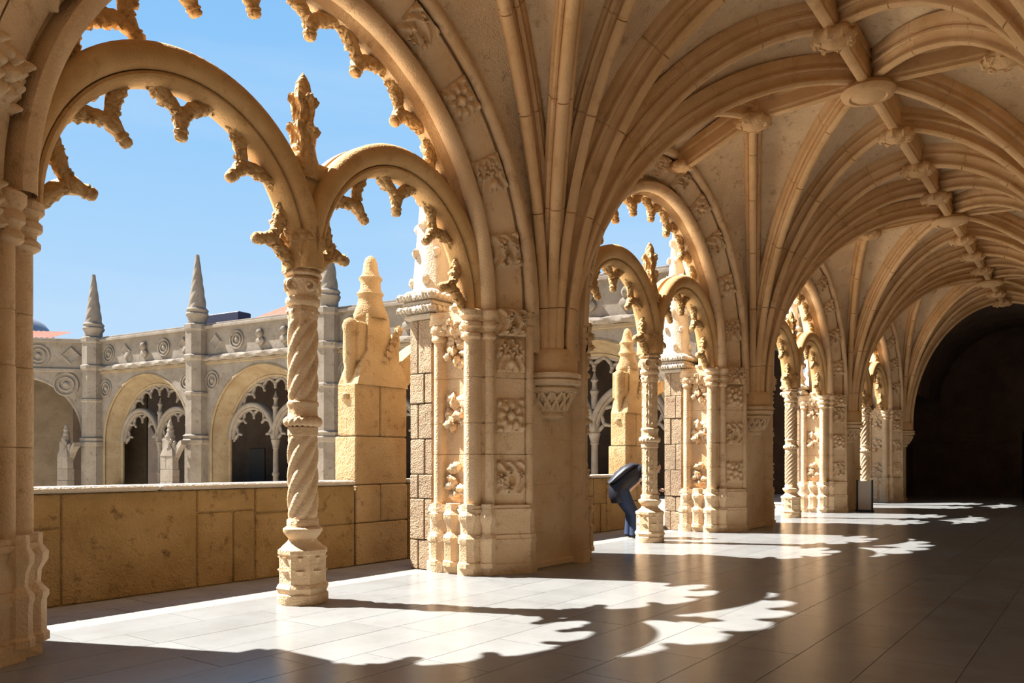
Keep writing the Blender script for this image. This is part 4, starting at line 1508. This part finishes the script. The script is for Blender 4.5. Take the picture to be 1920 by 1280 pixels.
jm = MB()
loft(jm, [(0.36, 1.38, -1.2, 0.07, 0.08), (0.30, 1.36, -1.2, 0.12, 0.15), (0.20, 1.33, -1.15, 0.17, 0.22), (0.06, 1.26, -1.0, 0.20, 0.24), (-0.08, 1.17, -0.85, 0.215, 0.23), (-0.19, 1.06, -0.55, 0.22, 0.22),
          (-0.24, 0.95, -0.2, 0.215, 0.215), (-0.23, 0.84, 0.05, 0.215, 0.215), (-0.19, 0.72, 0.15, 0.20, 0.21), (-0.17, 0.71, 0.15, 0.15, 0.16)])
jm.obj('jacket', M['jacket'], pa, angle=70)
for s_, pts in ((1, [(0.22, 0.20, 1.29), (0.29, 0.23, 1.14), (0.34, 0.235, 1.02), (0.42, 0.22, 0.965), (0.49, 0.205, 0.94)]), (-1, [(0.22, -0.20, 1.29), (0.31, -0.24, 1.15), (0.37, -0.245, 1.04), (0.45, -0.22, 1.005), (0.53, -0.205, 0.985)])):
    MB().tube(pts, [0.09, 0.085, 0.07, 0.062, 0.052], 10).obj('sleeve', M['jacket'], pa, angle=70)
hem = MB()                                         # hood or bag flap standing off the back
loft(hem, [(0.16, 1.47, -0.95, 0.03, 0.10), (0.04, 1.45, -0.95, 0.07, 0.20), (-0.12, 1.36, -0.95, 0.09, 0.23), (-0.26, 1.24, -0.9, 0.09, 0.23), (-0.38, 1.14, -0.9, 0.06, 0.21), (-0.46, 1.09, -0.9, 0.02, 0.16)])
hem.obj('hood', M['jacket'], pa, angle=70)
tr = MB()
for pts in ([(-0.19, 0.08, 0.95), (-0.15, 0.09, 0.80), (-0.07, 0.10, 0.64), (0.0, 0.10, 0.50), (-0.01, 0.10, 0.30), (-0.02, 0.10, 0.06)], [(-0.19, -0.08, 0.95), (-0.14, -0.09, 0.80), (-0.05, -0.10, 0.64), (0.05, -0.10, 0.49), (0.05, -0.10, 0.30), (0.06, -0.10, 0.06)]):
    tr.tube(pts, [0.14, 0.15, 0.125, 0.10, 0.09, 0.10], 12)
tr.obj('jeans', M['jeans'], pa, angle=70)
sh = MB()
for (x, y) in ((0.04, 0.10), (0.12, -0.10)):
    sh.blob((x, y, 0.045), (0.145, 0.05, 0.045), 2, 0.05, 12, 6)
sh.obj('shoes', M['shoed'], pa)
tag(pa, 'person in a dark navy jacket and jeans bending forward behind the carved column', 'person')

# person in red, far beyond the third opening
pb = empty('person', (-2.95, 28.7, 0), ang)
J = [((0, 0, 0.95), 0.11), ((0, 0, 1.15), 0.12), ((0, 0, 1.38), 0.13), ((0, 0, 1.47), 0.06), ((0.01, 0, 1.54), 0.05),
     ((0.0, 0.09, 0.88), 0.085), ((0.03, 0.10, 0.48), 0.06), ((0.0, 0.10, 0.09), 0.05), ((0.15, 0.11, 0.05), 0.04),
     ((0.0, -0.09, 0.88), 0.085), ((0.02, -0.10, 0.48), 0.06), ((-0.05, -0.10, 0.09), 0.05), ((0.10, -0.11, 0.05), 0.04),
     ((0, 0.19, 1.38), 0.055), ((-0.02, 0.24, 1.10), 0.042), ((0.08, 0.22, 0.86), 0.033), ((0, -0.19, 1.38), 0.055), ((-0.02, -0.24, 1.10), 0.042), ((0.08, -0.22, 0.86), 0.033)]
skin_mesh('body', J, ED, M['skin'], pb)
hd = MB()
head(hd, (0.02, 0, 1.64), (1, 0, 0), (0, 0, 1))
hd.obj('head', M['skin'], pb, angle=70)
for s_ in (1, -1):
    hd = MB()
    hand(hd, (0.08, s_ * 0.22, 0.86), (0.2, 0, -1), (1, 0, 0.2), s_)
    hd.obj('hand', M['skin'], pb, angle=70)
hr = MB()
hr.blob((-0.01, 0, 1.69), (0.105, 0.09, 0.09), 3, 0.06, 12, 8)
hr.obj('hair', M['hair'], pb)
skin_mesh('red_top', [((0, 0, 0.92), (0.16, 0.14)), ((0, 0, 1.12), (0.15, 0.14)), ((0, 0, 1.38), (0.17, 0.15)), ((0, 0, 1.47), 0.085), ((0, 0.20, 1.37), 0.08), ((-0.02, 0.245, 1.10), 0.06), ((0.07, 0.225, 0.90), 0.05), ((0, -0.20, 1.37), 0.08), ((-0.02, -0.245, 1.10), 0.06), ((0.07, -0.225, 0.90), 0.05)],
          [(0, 1), (1, 2), (2, 3), (2, 4), (4, 5), (5, 6), (2, 7), (7, 8), (8, 9)], M['red'], pb, 1)
skin_mesh('trousers', [((0, 0, 0.92), (0.15, 0.14)), ((0.0, 0.09, 0.82), 0.115), ((0.03, 0.10, 0.48), 0.085), ((0.0, 0.10, 0.11), 0.075), ((0.0, -0.09, 0.82), 0.115), ((0.02, -0.10, 0.48), 0.085), ((-0.05, -0.10, 0.11), 0.075)],
          [(0, 1), (1, 2), (2, 3), (0, 4), (4, 5), (5, 6)], M['charcoal'], pb)
sh = MB()
for (x, y) in ((0.06, 0.105), (0.01, -0.105)):
    sh.blob((x, y, 0.045), (0.145, 0.05, 0.045), 2, 0.05, 12, 6)
sh.obj('shoes', M['shoe'], pb)
tag(pb, 'distant standing person in a red top beyond the third arch opening', 'person')

# ------------------------------------------------------------------ small upright board at the foot of the third pier
bd = empty('notice_board', (1.0, 26.45, 0), R_(-72))
M['bframe'] = plain('black_metal_frame', (0.012, 0.012, 0.014), 0.5)
M['bface'] = plain('beige_board', (0.42, 0.36, 0.29), 0.5)
MB().box(-0.03, 0.03, -0.19, 0.19, 0.05, 0.95, 0.008).obj('panel', M['bface'], bd, smooth=False)
for y in (-0.24, 0.19):
    MB().box(-0.045, 0.045, y, y + 0.05, 0.03, 0.98, 0.01).obj('upright', M['bframe'], bd, smooth=False)
MB().box(-0.14, 0.14, -0.26, 0.26, 0.0, 0.05, 0.01).obj('foot_plate', M['bframe'], bd, smooth=False)
tag(bd, 'small upright beige board with black edges at the foot of a far pier', 'board')
